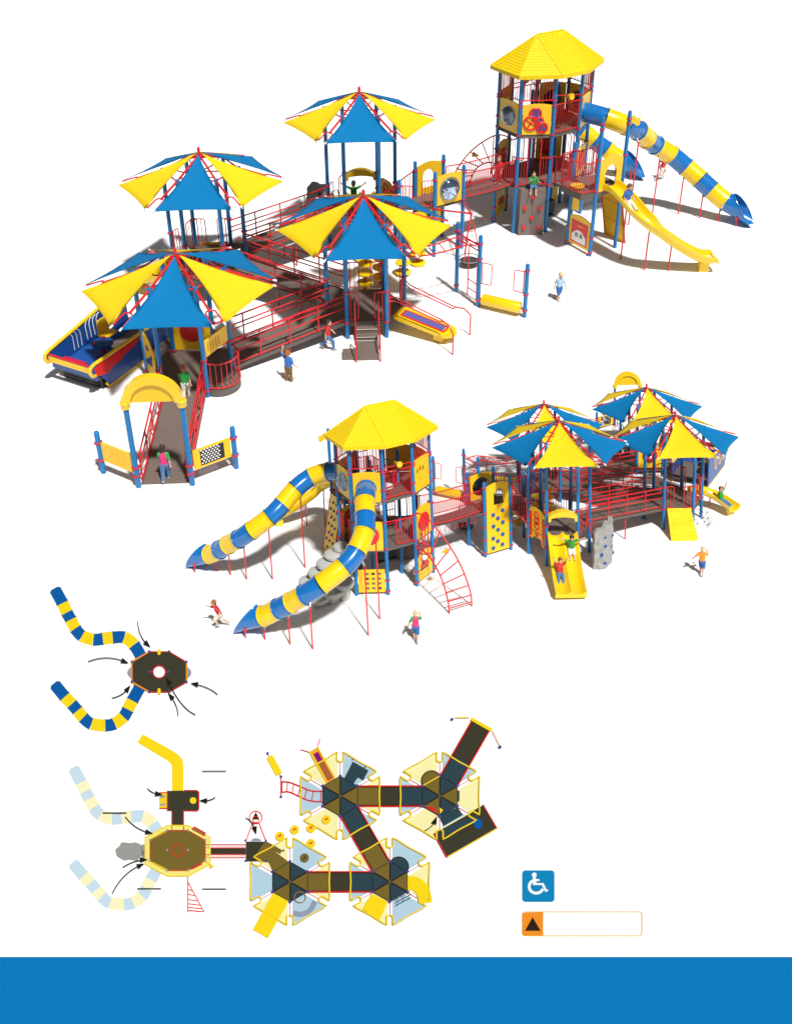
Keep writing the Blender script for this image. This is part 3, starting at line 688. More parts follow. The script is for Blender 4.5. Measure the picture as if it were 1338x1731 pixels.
# roof: shingle courses on eight faces, ridge between the two inner posts
EV=[L(697,642),L(825,642),L(960,715),L(960,880),L(825,952),L(697,952),L(562,880),L(562,715)]
ZE,ZR=6.09,7.16; rl,rr=up(L(697,797),ZR),up(L(823,797),ZR)
m=MB()
faces=[(0,1,rl,rr),(1,2,rr,rr),(2,3,rr,rr),(3,4,rr,rr),(4,5,rr,rl),(5,6,rl,rl),(6,7,rl,rl),(7,0,rl,rl)]
ROWS=15
for (i,j,ti,tj) in faces:
    A_,B_=up(EV[i],ZE),up(EV[j],ZE); nn=(A_-B_).cross(ti-A_); nn=nn.normalized(); nn=nn if nn.z>0 else -nn
    m.add([A_,B_,tj,ti] if ti!=tj else [A_,B_,ti],[(3,2,1,0)] if ti!=tj else [(2,1,0)],'roof_yellow')
    for r in range(ROWS):
        s0,s1=r/ROWS,min(1,(r+1.12)/ROWS)
        l0,r0=lerp(A_,ti,s0),lerp(B_,tj,s0); l1,r1=lerp(A_,ti,s1),lerp(B_,tj,s1)
        wd=(r0-l0).length; k=max(1,int(wd/.17)); off=.5 if r%2 else 0
        cuts=[0]+[min(1,max(0,(q+off)/k)) for q in range(0 if off else 1,k)]+[1]
        for q in range(len(cuts)-1):
            u0,u1=cuts[q]+.012/max(wd,.1),cuts[q+1]-.012/max(wd,.1)
            if u1-u0<.02: continue
            lift=.015+random.uniform(-.003,.003)
            p=[lerp(l0,r0,u0)+nn*lift,lerp(l0,r0,u1)+nn*lift,lerp(l1,r1,u1)+nn*.004,lerp(l1,r1,u0)+nn*.004]
            b0,b1=lerp(l0,r0,u0),lerp(l0,r0,u1)
            m.add(p+[b0,b1],[(0,1,2,3),(4,5,1,0),(4,0,3),(5,2,1)],'roof_yellow')
    m.obox(A_-V((0,0,.12))-V((nn.x,nn.y,0)).normalized()*.03,(B_-A_),V((nn.x,nn.y,0)).normalized()*.045,V((0,0,.135)),'roof_yellow')
rf=part('roof',m,tT,angle=25)
m=MB()
for (i,j,ti,tj) in faces: m.tube([up(EV[j],ZE+.015),tj+V((0,0,.012))],.028,'roof_yellow',8)
m.tube([rl+V((0,0,.015)),rr+V((0,0,.015))],.035,'roof_yellow',8)
part('ridge_cap',m,rf)
m=MB()
for i in range(8): m.tube([up(OC[i],6.06),up(OC[(i+1)%8],6.06)],.03,'metal_red',8)
for i in range(8): m.tube([up(OC[i],6.06),up((rl if OC[i].x<cT.x else rr),ZR-.1)],.025,'metal_red',6)
part('roof_frame',m,tT)
E=lambda i:(OC[i],OC[(i+1)%8])
# upper deck edges: 0 north rail, 1 gears, 2 bubble, 3 figures, 4 rail, 5 tube panel, 6 bubble, 7 tube panel
for i in(0,4):
    m=MB(); p,q=E(i); bars(m,p,q,TU+.06,TU+.06,4.93); part('guardrail',m,tT)
    m=MB(); m.tube([up(p,5.12),up(q,5.28)] if i==0 else [up(p,5.1),up(q,5.1)],.02,'metal_red'); part('high_rail',m,tT)
for i in(1,2,3,5,6,7):
    m=MB(); p,q=E(i); bars(m,p,q,5.12,5.12,6.0,gap=.115); part('window_bars',m,tT)
p,q=E(1); o,org,ux,ln,nn=panel_on(tT,p,q,TU+.02,4.95,'gear_panel'); sg=1 if nn.dot((p+q)/2-cT)>0 else -1
m=MB()
for (u,v,r) in((.32,4.12,.19),(.44,4.36,.15),(.58,4.64,.20),(.73,4.30,.25)):
    c=org+ux*u+V((0,0,v))+nn*sg*.03; m.ring(c,r,.04,'panel_red',axis=nn,n=22)
    if r==.25:
        for k in range(2): a=PI*k/2+.6; e=(ux*math.cos(a)+V((0,0,1))*math.sin(a))*r; m.tube([c-e,c+e],.025,'panel_red',6)
    else: m.lathe([(r,0),(r,.012),(.002,.013)],c-nn*sg*.008,'panel_red',20,axis=nn*sg)
part1('gear_wheel',m,o)
m=MB()
for (u,v) in((.24,4.07),(.38,4.07),(.31,4.2),(.44,4.4),(.52,4.57),(.66,4.6),(.6,4.73),(.5,4.7)): m.lathe([(.055,0),(.055,.02),(.03,.03),(.002,.03)],org+ux*u+V((0,0,v))+nn*sg*.034,'panel_blue',12,axis=nn*sg)
part('gear_peg',m,o)
for i in(2,6): p,q=E(i); bubble(tT,p,q,TU+.02,4.95,.36,'bubble_panel','bubble',1 if ((q-p).cross(V((0,0,1)))).dot((p+q)/2-cT)>0 else -1)
p,q=E(3); ln=(q-p).length-.18
fig=[]
for (u,v) in((.42,4.62),(.62,4.66),(.8,4.62)): fig.append([(u-.05,v-.12),(u+.05,v-.12),(u+.06,v+.02),(u,v+.12),(u-.06,v+.02)])
o,org,ux,ln,nn=panel_on(tT,p,q,TU-.05,5.05,'figure_panel',holes=fig); m=MB()
for sg in(-1,1):
    for k in range(6): m.tube([org+ux*(.2+.13*k)+V((0,0,4.1+.06*(k%3)))+nn*sg*.021,org+ux*(.34+.1*k)+V((0,0,4.22+.05*((k+1)%3)))+nn*sg*.021],.008,'panel_yellow',5)
part('embossing',m,o)
for i in(5,7):
    p,q=E(i); ln=(q-p).length-.18; panel_on(tT,p,q,TU-.08,4.93,'tube_panel',holes=[circ((ln/2,TU+.46),.35,28)])
# telescopes on the two rails
for i in(0,4):
    p,q=E(i); c=up((p+q)/2,5.16); nn=(c-up(cT,c.z)).normalized(); m=MB()
    m.lathe([(.05,-.18),(.06,-.16),(.06,.0),(.085,.04),(.11,.16),(.115,.2),(.09,.2),(.002,.15)],c,'panel_yellow',16,axis=nn+V((0,0,.15))); o=part('telescope',m,tT)
    m=MB(); m.cyl(c-V((0,0,.24)),c,.03,'metal_red'); m.box(c-V((0,0,.12)),(.1,.1,.06),'metal_red'); part('telescope_mount',m,o)
    m=MB(); x=up((q-p),0).normalized(); m.ring(c-nn*.3+x*.3+V((0,0,-.02)),.16,.018,'black',axis=nn+x*.3,n=20)
    for k in range(2): a=PI*k/2+.4; e=(x*math.cos(a)+V((0,0,1))*math.sin(a))*.16; m.tube([c-nn*.3+x*.3-e,c-nn*.3+x*.3+e],.012,'black',5)
    m.tube([c-nn*.3+x*.3,up(c-nn*.3+x*.3,TU)],.02,'metal_red'); part('steering_wheel',m,tT)
# lower deck edges
m=MB(); p,q=E(1); d=(q-p).normalized(); bars(m,p,p+d*.42,TL+.06,TL+.06,2.98,inset=.05); bars(m,q-d*.42,q,TL+.06,TL+.06,2.98,inset=.05)
m.tube([up(p+d*.37,TL+.06),up(p+d*.37,3.68),up(p+d*.42,3.74),up(q-d*.42,3.74),up(q-d*.37,3.68),up(q-d*.37,TL+.06)],.022,'metal_red'); part('gate_rail',m,tT)
m=MB(); p,q=E(4); d=(q-p).normalized(); m.tube([up(p,TL+1.0),up(q,TL+1.05)],.022,'metal_red'); bars(m,p,lerp(p,q,.68),TL+.05,TL+.05,2.9,gap=.11); part('guardrail',m,tT)
for i in(0,2): 
    p,q=E(i); d=(q-p).normalized(); m=MB(); loop_rail(m,p+d*.08,d,.2,TL+.06,2.98,nb=0); loop_rail(m,q-d*.08,-d,.2,TL+.06,2.98,nb=0); part('guardrail',m,tT)
for i in(3,5,7):
    p,q=E(i); o,org,ux,ln,nn=panel_on(tT,p,q,TL-.1,2.98,'drum_panel',top=.16 if i==3 else .02); m=MB()
    for sg in(-1,1): m.lathe([(.36,0),(.37,.03),(.33,.06),(.2,.075),(.002,.08)],org+ux*ln*.5+V((0,0,2.45))+nn*sg*.018,'panel_red',26,axis=nn*sg)
    part('drum',m,o)
p,q=E(6); d=(q-p).normalized(); m=MB(); loop_rail(m,p+d*.08,d,.3,TL+.06,2.98); loop_rail(m,q-d*.08,-d,.3,TL+.06,2.98); part('guardrail',m,tT)
# ground level panels
p,q=E(5); o,org,ux,ln,nn=panel_on(tT,p,q,.12,1.05,'keypad_panel',top=0); m=MB()
for sg in(-1,1):
    for r in range(4):
        for k in range(3): m.obox(org+ux*(ln*.5-.3+k*.23-.06)+V((0,0,.24+r*.2))+nn*(sg*.021)-nn*.006,ux*.13,V((0,0,.09)),nn*.012,'deck_brown' if (r+k)%4 else 'black')
part('keys',m,o)
p,q=E(3); o,org,ux,ln,nn=panel_on(tT,p,q,.12,1.12,'train_panel',top=.14,holes=[[(.3,.72),(.8,.72),(.82,.9),(.7,1.08),(.4,1.08),(.28,.9)]]); m=MB()
for sg in(-1,1):
    m.obox(org+ux*.25+V((0,0,.58))+nn*(sg*.03-.01),ux*.6,V((0,0,.11)),nn*.02,'panel_red'); m.obox(org+ux*.35+V((0,0,.69))+nn*(sg*.03-.01),ux*.5,V((0,0,.05)),nn*.02,'panel_red')
    m.obox(org+ux*.3+V((0,0,.5))+nn*(sg*.03-.01),ux*.55,V((0,0,.04)),nn*.02,'black')
    for k in range(5): m.obox(org+ux*(.22+.14*k)+V((0,0,.3))+nn*(sg*.024-.005),ux*.02,V((0,0,.1)),nn*.01,'deck_brown')
part('train_picture',m,o)
p=L(700,700); m=MB(); m.box(up(L(790,728),.75),(.8,.3,.5),'black'); m.box(up(L(790,728),.4),(.8,.34,.06),'dark_rubber'); part('storefront_counter',m,tT)
m=MB(); p=OC[4]; cc=up(p+V((.2,-.28,0)),1.62); m.ring(cc,.3,.026,'metal_red',axis=(.5,.5,.25),n=22); m.tube([up(p,1.3),cc+V((-.1,.12,-.25))],.022,'metal_red'); m.tube([cc+V((0,0,.3)),up(p+V((.3,.1,0)),2.1)],.02,'metal_red'); part('hand_ring',m,tT)
# brown climbing wall on edge 1
p,q=E(1); d=(q-p).normalized(); nn=d.cross(V((0,0,1))).normalized(); nn=nn if nn.dot((p+q)/2-cT)>0 else -nn
tw=thing('climbing_wall','brown climbing wall with red holds leaning on the tower front','small brown climbing wall on the hidden side of the tower','climbing wall',(p+q)/2+nn*.2)
m=MB(); a=p+d*.14; b=q-d*.14
m.obox(up(a,0)+nn*.10,(b-a)*.493,nn*.16,V((0,0,1.84)),'wall_brown'); m.obox(lerp(up(a,0),up(b,0),.507)+nn*.10,(b-a)*.493,nn*.16,V((0,0,1.84)),'wall_brown'); m.obox(up(a,.0)+nn*.11+d*.02,(b-a)*.96,nn*.14,V((0,0,1.82)),'deck_edge'); part('wall_board',m,tw)
for (u,v) in((.5,1.55),(.2,1.1),(.8,1.12),(.5,.72),(.2,.32),(.8,.34)):
    h=MB(); c=lerp(up(a,v),up(b,v),u)+nn*.26
    h.lathe([(.085,-.01),(.08,.03),(.05,.085),(.002,.1)],c,'panel_red',7,axis=nn+V((0,0,-.25))); part('hand_hold',h,tw,angle=30)
# grey boulder steps
rk=[(432,785,.8,.40),(470,800,1.12,.44),(505,806,1.42,.44),(538,800,1.68,.42),(568,800,1.9,.34),(440,848,.35,.42),(492,855,.5,.44),(542,858,.72,.40)]
tb=thing('boulder_steps','grey stacked boulder steps hidden behind the tower','grey stacked boulder steps half hidden behind the front tube slide','boulder steps',L(480,800))
for (x,y,z,r) in rk:
    m=MB(); c=L(x,y); vs=[(r*.55,0),(r*.6,max(.05,z-.22)),(r*.98,z-.17),(r*1.03,z-.08),(r*.96,z-.01),(r*.7,z+.015),(.002,z+.02)]; m.lathe(vs,c,'stone_grey',18)
    for v in m.v: v+=V((random.uniform(-.03,.03),random.uniform(-.03,.03),0))
    part('boulder',m,tb)
# arched ladder at post 4
tl=thing('arch_ladder','red arched ladder curving down behind the tower, left of it','small red arched ladder with a yellow horn, in front of the bridge','climbing ladder',L(860,1060))
fA,fB=L(823,1165),L(920,1165); m=MB()
P1=[up(L(823,924),1.65),up(L(823,985),1.72),up(L(823,1045),1.62),up(L(823,1100),1.3),up(L(823,1135),.92),up(L(823,1158),.45),up(fA,0)]
P2=[up(L(826,924),3.05),up(L(845,975),3.0),up(L(874,1050),2.42),up(L(897,1105),1.75),up(L(911,1145),1.05),up(L(919,1162),.45),up(fB,0)]
c1=catmull(P1,8); c2=catmull(P2,8); m.tube(c1,.03,'metal_red'); m.tube(c2,.028,'metal_red'); part('ladder_rail',m,tl)
for i in(8,14,20,25,30,35,40,44): r=MB(); r.tube([c1[i],c2[i]],.023,'metal_red'); part('rung',r,tl)
m=MB(); m.tube([c1[6],c2[6]],.022,'metal_red'); m.tube([c1[12],c2[9]],.024,'metal_red'); m.tube([c1[6],up(c1[6],1.2),c1[14]],.022,'metal_red'); part('brace',m,tl)
m=MB(); m.lathe([(.03,0),(.05,.1),(.10,.2),(.13,.24),(.10,.24),(.02,.12)],lerp(c1[17],c2[19],.55),'panel_yellow',14,axis=(.6,-.3,.2)); part('horn',m,tl)
# ================================================================== small platform with the slide
PZ=2.5
q1,q2,q3,q4=L(823,425),L(823,550),L(698,550),L(698,425)
tP=thing('slide_platform','small raised platform with a red railing and a yellow drum, right of the tower front','small raised platform behind the tower','play deck',(q1+q3)/2)
post(tP,q1,5.2,[.14,.72,PZ,3.67,4.75,4.95]); post(tP,q2,3.95,[.14,.72,PZ,3.67]); post(tP,q3,3.95,[PZ,3.6]); post(tP,q4,5.2,[PZ,3.6,4.75,4.9])
m=MB(); ds=[L(697,550),L(697,425),L(870,425),L(886,433),L(888,450),L(888,525),L(886,542),L(870,550)]; m.slab([p[:2] for p in ds],PZ,.07,'deck_brown','deck_edge')
m.slab([p[:2] for p in ds],PZ-.075,.14,'deck_edge'); part('deck',m,tP)
m=MB(); path=[q1,L(868,425),L(884,431),L(890,448),L(890,527),L(884,544),L(868,550),q2]
m.tube([up(p,PZ+.06) for p in path],.02,'metal_red'); m.tube([up(p,3.62) for p in path],.022,'metal_red')
for i in range(len(path)-1):
    k=max(1,round((path[i+1]-path[i]).length/.1))
    for j in range(k): p=lerp(path[i],path[i+1],j/k); m.tube([up(p,PZ+.06),up(p,3.62)],.012,'metal_red',6)
part('guardrail',m,tP)
m=MB(); c=L(855,488); m.lathe([(.2,0),(.25,.03),(.25,.08),(.2,.1),(.002,.1)],up(c,PZ+.02),'panel_yellow',22); m.lathe([(.12,-.0),(.14,-.7)],up(c,PZ-.1),'panel_yellow',16); part('drum_seat',m,tP)
m=MB(); bars(m,q2,L(802,550),PZ+.06,PZ+.06,3.6); bars(m,L(720,550),q3,PZ+.06,PZ+.06,3.6,inset=.05); part('guardrail',m,tP)
ln=(q1-q4).length-.18
o,org,ux,ln,nn=panel_on(tP,q4,q1,PZ-.05,3.55,'slide_entry_panel',top=.2,holes=[[(.28,PZ+.05),(.78,PZ+.05),(.80,3.1),(.70,3.3),(.53,3.38),(.36,3.3),(.26,3.1)]])
o,org,ux,ln,nn=panel_on(tP,q1,q2,.14,1.22,'piano_panel',top=.12); m=MB(); sg=1 if nn.dot(V((1,0,0)))>0 else -1
m2=MB()
for s_ in(-1,1): m2.obox(org+ux*.1+V((0,0,.24))+nn*(s_*.026-.006),ux*(ln-.2),V((0,0,.86)),nn*.012,'panel_red')
p2=part('red_field',m2,o)
m2=MB(); x0=org+V((0,0,0))+nn*sg*.036
m2.plate(x0,ux,(0,0,1),[[(.16,.3),(ln-.16,.3),(ln-.16,.55)]+[(ln-.16-(ln-.32)*i/8,.55+.22*math.sin(PI*i/8)) for i in range(1,8)]+[(.16,.55)]],.01,'white_paint')
for k in range(5):
    u=.34+.08*k
    if k!=2: m2.obox(x0+ux*u+V((0,0,.50))+nn*sg*.004,ux*.05,V((0,0,.16)),nn*sg*.006,'black')
m2.obox(x0+ux*.34+V((0,0,.92))-nn*sg*.004,ux*.3,V((0,0,.03)),nn*sg*.006,'panel_yellow')
part('piano_keys',m2,p2)
m=MB(); p=q4; z0=4.62; 
fl=[(.07,4.68)]+[(.07+.34*i/8,4.68+.06*math.sin(i/8*2*PI)) for i in range(1,9)]+[(.07+.34*i/8,4.95+.06*math.sin(i/8*2*PI)) for i in range(8,-1,-1)]
m.plate(up(p,0),(-1,.35,0),(0,0,1),[fl],.03,'panel_yellow'); part('flag',m,tP)
# bridge from tower to platform: stepped
m=MB()
for i in range(3): m.obox(up(L(725,675-42*i),TL-.04+.2*i),up(L(797,0)-L(725,0),0),up(L(0,633)-L(0,675),0),V((0,0,.06)),'deck_brown')
o=part('step_bridge',m,tP)
for x in(725,797):
    m=MB(); bars(m,L(x,672),L(x,550),TL+.1,PZ+.06,2.95,3.55,inset=.03); part('guardrail',m,tP)
# leaning panel climber at the platform's left side
tc=thing('panel_climber','leaning yellow panel climber with a red frame under the slide','small yellow climbing panel with blue holds and a red frame, left of the tower','climbing panel',L(665,487))
A_=up(L(640,432),0);B_=up(L(640,540),0);C_=up(L(692,540),PZ-.1);D_=up(L(692,432),PZ-.1); m=MB(); ux=(B_-A_).normalized(); uy=((D_-A_)).normalized(); hh=(D_-A_).length; ww=(B_-A_).length
m.plate(A_,ux,uy,[rect(.04,0,ww-.04,hh)],.03,'panel_yellow'); part('board',m,tc)
m=MB(); nn=ux.cross(uy)
m.tube([A_,D_],.03,'metal_red'); m.tube([B_,C_],.03,'metal_red')
for f in(.33,.66): m.tube([lerp(A_,D_,f),lerp(B_,C_,f)],.022,'metal_red')
part('frame',m,tc)
m=MB()
for r in range(7):
    for k in range(2+(r%2)):
        u=.22+.3*k+(.0 if r%2 else .15); m.lathe([(.06,0),(.05,.04),(.002,.06)],A_+ux*u+uy*(.25+.32*r)+nn*(.016 if nn.x<0 else -.016),'panel_blue',10,axis=nn if nn.x<0 else -nn)
part('hand_hold',m,tc)
# ================================================================== slides
def trough(m,C,hw,hd,mt,lip=.05,rise=None):
    """open slide channel along the 3D centre line C"""
    n=len(C); prof=[(-hw-lip,hd-.03),(-hw-lip,hd),(-hw,hd),(-hw+.05,.08),(-hw+.13,0),(0,-.02),(hw-.13,0),(hw-.05,.08),(hw,hd),(hw+lip,hd),(hw+lip,hd-.03),(hw+.0,.02),(hw-.1,-.06),(0,-.07),(-hw+.1,-.06),(-hw,.02)]
    k=len(prof); vs=[];fs=[]
    for i,c in enumerate(C):
        t=(C[min(i+1,n-1)]-C[max(i-1,0)]); x=V((t.y,-t.x,0)).normalized(); z=x.cross(t.normalized())
        for (a,b) in prof: vs.append(c+x*a+z*b)
    for i in range(n-1):
        for j in range(k): fs.append((i*k+j,i*k+(j+1)%k,(i+1)*k+(j+1)%k,(i+1)*k+j)[::-1])
    fs.append(tuple(range(k))); fs.append(tuple((n-1)*k+j for j in range(k-1,-1,-1)))
    m.add(vs,fs,mt)
def support(t,top,foot,r=.028):
    m=MB(); m.tube([foot,lerp(V(foot),up(V(foot),top.z),.92),top],r,'metal_red'); part('support_leg',m,t)
tO=thing('open_slide','long yellow open slide curving down to the right with a child on it','small yellow open slide half hidden behind the rear tube slide','slide',L(700,250))
C_=catmull([L(760,428,PZ),L(760,390,2.48),L(760,340,2.30),L(760,270,1.98),L(742,215,1.66),L(695,182,1.22),L(622,142,.68),L(575,117,.44),L(545,101,.42)],8)
m=MB(); trough(m,C_,.30,.24,'plastic_yellow'); part('channel',m,tO,angle=60)
m=MB(); e=C_[-1]; d=(C_[-1]-C_[-4]).normalized(); x=V((d.y,-d.x,0)).normalized(); m.obox(up(e,0.02)-d*.45-x*.12,d*.34,x*.24,V((0,0,.34)),'plastic_yellow'); m.tube([e-x*.34+V((0,0,.2)),e-x*.3+d*.1+V((0,0,.03)),e+d*.14+V((0,0,-.02)),e+x*.3+d*.1+V((0,0,.03)),e+x*.34+V((0,0,.2))],.055,'plastic_yellow',10); part('slide_foot',m,tO)
for (i,px) in((16,None),(30,None),(42,None)):
    p=C_[i]-V((0,0,.06)); 
    t_=(C_[i+1]-C_[i-1]); x=V((t_.y,-t_.x,0)).normalized()
    support(tO,p-x*.05,up(p-x*.1,0))
ZT=[4.32,4.2,3.95,3.6,3.14,2.76,2.3,1.86,1.48,1.14,.78,.42]
K1=[(668,530),(618,447),(558,402),(485,402),(423,410),(363,415),(293,392),(250,345),(222,290),(197,245),(170,187),(118,92)]
KK2=[(655,715),(608,800),(580,855),(552,902),(497,943),(438,955),(352,945),(300,905),(265,862),(228,820),(185,775),(115,690)]
def tube_slide(l1,l2,K,legs,grp):
    pts=[U7(x,y,z) for (x,y),z in zip(K,ZT)]; t=thing('tube_slide',l1,l2,'tube slide',up(pts[6],0),grp)
    n=6; C=catmull(pts,n); R=.36
    for s_ in range(11):
        seg=C[s_*n:(s_+1)*n+1]; m=MB(); mt='plastic_yellow' if s_%2 else 'plastic_blue'
        if s_<10:
            rr=[R+.004*math.sin(PI*i/n) for i in range(n+1)]; rr[0]=R+.0; m.tube(seg,rr,mt,28,caps=False)
            d0=(seg[1]-seg[0]).normalized(); d1=(seg[-1]-seg[-2]).normalized()
            for (c,d) in((seg[0]+d0*.025,d0),(seg[-1]-d1*.025,d1)): m.tube([c-d*.022,c-d*.018,c+d*.018,c+d*.022],[R+.002,R+.032,R+.032,R+.002],mt,28,caps=False)
        else:
            # exit hood: the top is cut away obliquely
            k=28; vs=[];fs=[]; d=(seg[-1]-seg[0]).normalized(); u=d.cross(V((0,0,1))).normalized(); w=u.cross(d); N=10
            for i in range(N+1):
                for j in range(k+1):
                    a=2*PI*j/k-PI/2; top=(1+math.sin(a))/2; Lx=.12+1.25*(1-top)**.8; 
                    vs.append(seg[0]+d*Lx*i/N+(u*math.cos(a)+w*math.sin(a))*R*(1+.20*(i/N)**1.5)-V((0,0,1))*.0)
            for i in range(N):
                for j in range(k): fs.append((i*(k+1)+j,i*(k+1)+j+1,(i+1)*(k+1)+j+1,(i+1)*(k+1)+j))
            m.add(vs,fs,mt); m.tube([vs[N*(k+1)+j] for j in range(k)],.022,mt,8,closed=True)
            d0=d; c=seg[0]+d*.02; m.tube([c-d*.022,c-d*.018,c+d*.018,c+d*.022],[R+.002,R+.032,R+.032,R+.002],mt,28,caps=False)
        part('tube_section' if s_<10 else 'exit_section',m,t,angle=35)
    for (f,off) in legs:
        c=C[int(f*n)]; d=C[min(int(f*n)+1,len(C)-1)]-C[int(f*n)-1]; x=V((d.y,-d.x,0)).normalized()
        foot=up(c+x*off,0); m=MB(); a=c+x*off*.6-V((0,0,R*.8)); m.tube([foot,up(foot,max(.1,a.z-.18)),a],.028,'metal_red'); o=part('support_leg',m,t)
        g=MB(); g.tube([lerp(a,c,.02),up(foot,max(.1,a.z-.16))],.034,'galv'); part('leg_bracket',g,o)
    e=C[-1]; d=(C[-1]-C[-7]).normalized(); x=V((d.y,-d.x,0)).normalized()
    for sg in(-1,1):
        m=MB(); p=C[-4]+x*sg*.33; m.tube([up(p,0),up(p,.3)],.025,'metal_red'); m.box(up(p,.33),(.09,.09,.13),'metal_red'); part('exit_bracket',m,t)
    return t
tube_slide('long blue and yellow tube slide sweeping down to the far right','small rear tube slide ending farthest left',K1,[(2.6,.34),(5,.3),(7,.3),(8.6,.25),(9.9,.2)],'blue and yellow tube slides')
tube_slide('blue and yellow tube slide mostly hidden behind the other tube slide','small front tube slide coming straight towards the viewer, then bending left',KK2,[(2.6,-.34),(4.0,-.34),(6.5,-.3),(8,-.25),(9.9,-.2)],'blue and yellow tube slides')
# double slide on D
a,b=edge('D',2); d=(b-a).normalized(); nn=V((math.cos(math.radians(240)),math.sin(math.radians(240)),0)); c=(a+b)/2
tD=thing('double_slide','yellow double slide behind the rear middle shelter, hidden by its deck','wide yellow double slide with two children, between the tower and the grey climbing wall','slide',c+nn*1.5)
cl=[(0.0,1.33),(.15,1.30),(.45,1.08),(.9,.78),(1.4,.55),(1.9,.38),(2.35,.29),(2.75,.26)]
for s_ in(-1,1):
    m=MB(); C2_=catmull([up(c+d*s_*.275+nn*(.05+x),z) for x,z in cl],5); trough(m,C2_,.265,.11,'plastic_yellow',lip=.015); part('channel',m,tD,angle=60)
m=MB()
for u in(-.56,.56,0): 
    m.tube([up(c+d*u+nn*(.05+x),z+.11) for x,z in cl],.028,'plastic_yellow',8)
m.obox(up(c+nn*2.8,.13)-d*.58,d*1.16,-nn*.1,V((0,0,.14)),'plastic_yellow'); part('side_lip',m,tD)
for u in(-.4,.4): support(tD,up(c+d*u+nn*1.9,.32),up(c+d*u+nn*1.95,0))
# grey rock climber by D, red loop
Pq=[(270,965),(300,965),(335,958),(368,915)]
P=[Q(*p) for p in [(274,963),(305,974),(345,957),(372,912)]]
tg=thing('rock_climber','grey climbing wall with blue holds seen beyond the rear middle shelter','free standing grey climbing wall with blue holds, right of the wide double slide','climbing wall',(P[0]+P[3])/2)
m=MB(); nz=9; vs=[];fs=[]; thk=.17
def wob(i,j): random.seed((i//2)*31+(j//2)*7); return random.choice((-.075,-.03,.02,.07))*random.uniform(.7,1)
cols=[]
for i in range(len(P)-1):
    for s_ in range(4): cols.append(lerp(P[i],P[i+1],s_/4))
cols.append(P[-1]); nc=len(cols); ht=lambda u: 1.55+.32*math.sin(u*PI*.9)+.06*math.sin(u*17)
nor=[]
for i in range(nc):
    t_=(cols[min(i+1,nc-1)]-cols[max(i-1,0)]); nor.append(V((-t_.y,t_.x,0)).normalized())
NZ=16
for sd in(0,1):
    for i in range(nc):
        for j in range(NZ+1):
            u=i/(nc-1); z=ht(u)*j/NZ; o=(thk if sd else 0)+wob(i+sd*50,j)*(1 if 0<j<NZ else .4); vs.append(up(cols[i]+nor[i]*(o-thk/2),z))
G=lambda sd,i,j: sd*nc*(NZ+1)+i*(NZ+1)+j
for i in range(nc-1):
    for j in range(NZ): fs+= [(G(0,i,j),G(0,i+1,j),G(0,i+1,j+1),G(0,i,j+1)),(G(1,i,j),G(1,i,j+1),G(1,i+1,j+1),G(1,i+1,j))]
    fs.append((G(0,i,NZ),G(0,i+1,NZ),G(1,i+1,NZ),G(1,i,NZ)))
for j in range(NZ): fs+= [(G(0,0,j),G(0,0,j+1),G(1,0,j+1),G(1,0,j)),(G(0,nc-1,j),G(1,nc-1,j),G(1,nc-1,j+1),G(0,nc-1,j+1))]
m.add(vs,fs,'rock_grey'); part('rock_slab',m,tg,angle=28)
for (i,v) in((4,1.35),(4,.98),(3,.62),(4,.25),(7,.8),(8,.45),(9,1.1)):
    for sg in(-1,1):
        h=MB(); h.lathe([(.07,-.03),(.07,.02),(.04,.06),(.002,.07)],up(cols[i],v)+nor[i]*sg*thk*.5,'panel_blue',9,axis=nor[i]*sg); part('hand_hold',h,tg)
tq=thing('loop_ladder','red loop ladder arching down from the rear middle shelter deck','small red loop rail arching down right beside the double slide','climbing ladder',Q(298,930))
m=MB(); a,b=edge('D',3); e3=V((math.cos(math.radians(300)),math.sin(math.radians(300)),0)); cD=lerp(a,b,.45)
for s_ in(-.2,.2):
    q=cD+(b-a).normalized()*s_; m.tube([q+V((0,0,1.3)),q+e3*.1+V((0,0,1.75)),q+e3*.35+V((0,0,1.6)),q+e3*.5+V((0,0,1.0)),q+e3*.52],.026,'metal_red')
for z in(.3,.6,.9): m.tube([cD+e3*.52-(b-a).normalized()*.2+V((0,0,z)),cD+e3*.52+(b-a).normalized()*.2+V((0,0,z))],.018,'metal_red')
part('loop_rail',m,tq)
# yellow rock ramp on C
a,b=edge('C',2); d=(b-a).normalized(); nn=V((math.cos(math.radians(240)),math.sin(math.radians(240)),0)); a=a+d*.12;b=b-d*.12
tr=thing('rock_ramp','yellow rocky climbing ramp behind the rear left shelter','yellow rocky climbing ramp under the front right shelter','climbing ramp',(a+b)/2+nn*.6)
m=MB(); nu,nv=22,34; vs=[];fs=[]; LH=1.1
for i in range(nv+1):
    for j in range(nu+1):
        v=i/nv; u=j/nu; p=lerp(a,b,-.06*v+u*(1+.12*v))+nn*(.06+LH*v); z=(ZD['C']-.03)*(1-v)+.03
        row=int(v*9.0); fr=(v*9.0)%1
        random.seed(row*13+int(u*3+(.5 if row%2 else 0))*5); bu=.075*math.sin(PI*fr)**.6+.05*random.random()*math.sin(PI*fr)
        random.seed(i*131+j); bu+=random.uniform(-.008,.008)
        vs.append(up(p,max(.02,z+bu)))
q=len(vs); vs+= [v-V((0,0,.06)) for v in vs]
for i in range(nv):
    for j in range(nu):
        k=i*(nu+1)+j; fs+= [(k,k+nu+1,k+nu+2,k+1),(k+q,k+1+q,k+nu+2+q,k+nu+1+q)]
for i in range(nv):
    for j in(0,nu): k=i*(nu+1)+j; fs.append((k,k+nu+1,k+nu+1+q,k+q))
for j in range(nu): k=nv*(nu+1)+j; fs.append((k,k+1,k+1+q,k+q))
m.add(vs,fs,'rock_yellow'); part('rock_surface',m,tr,angle=50)
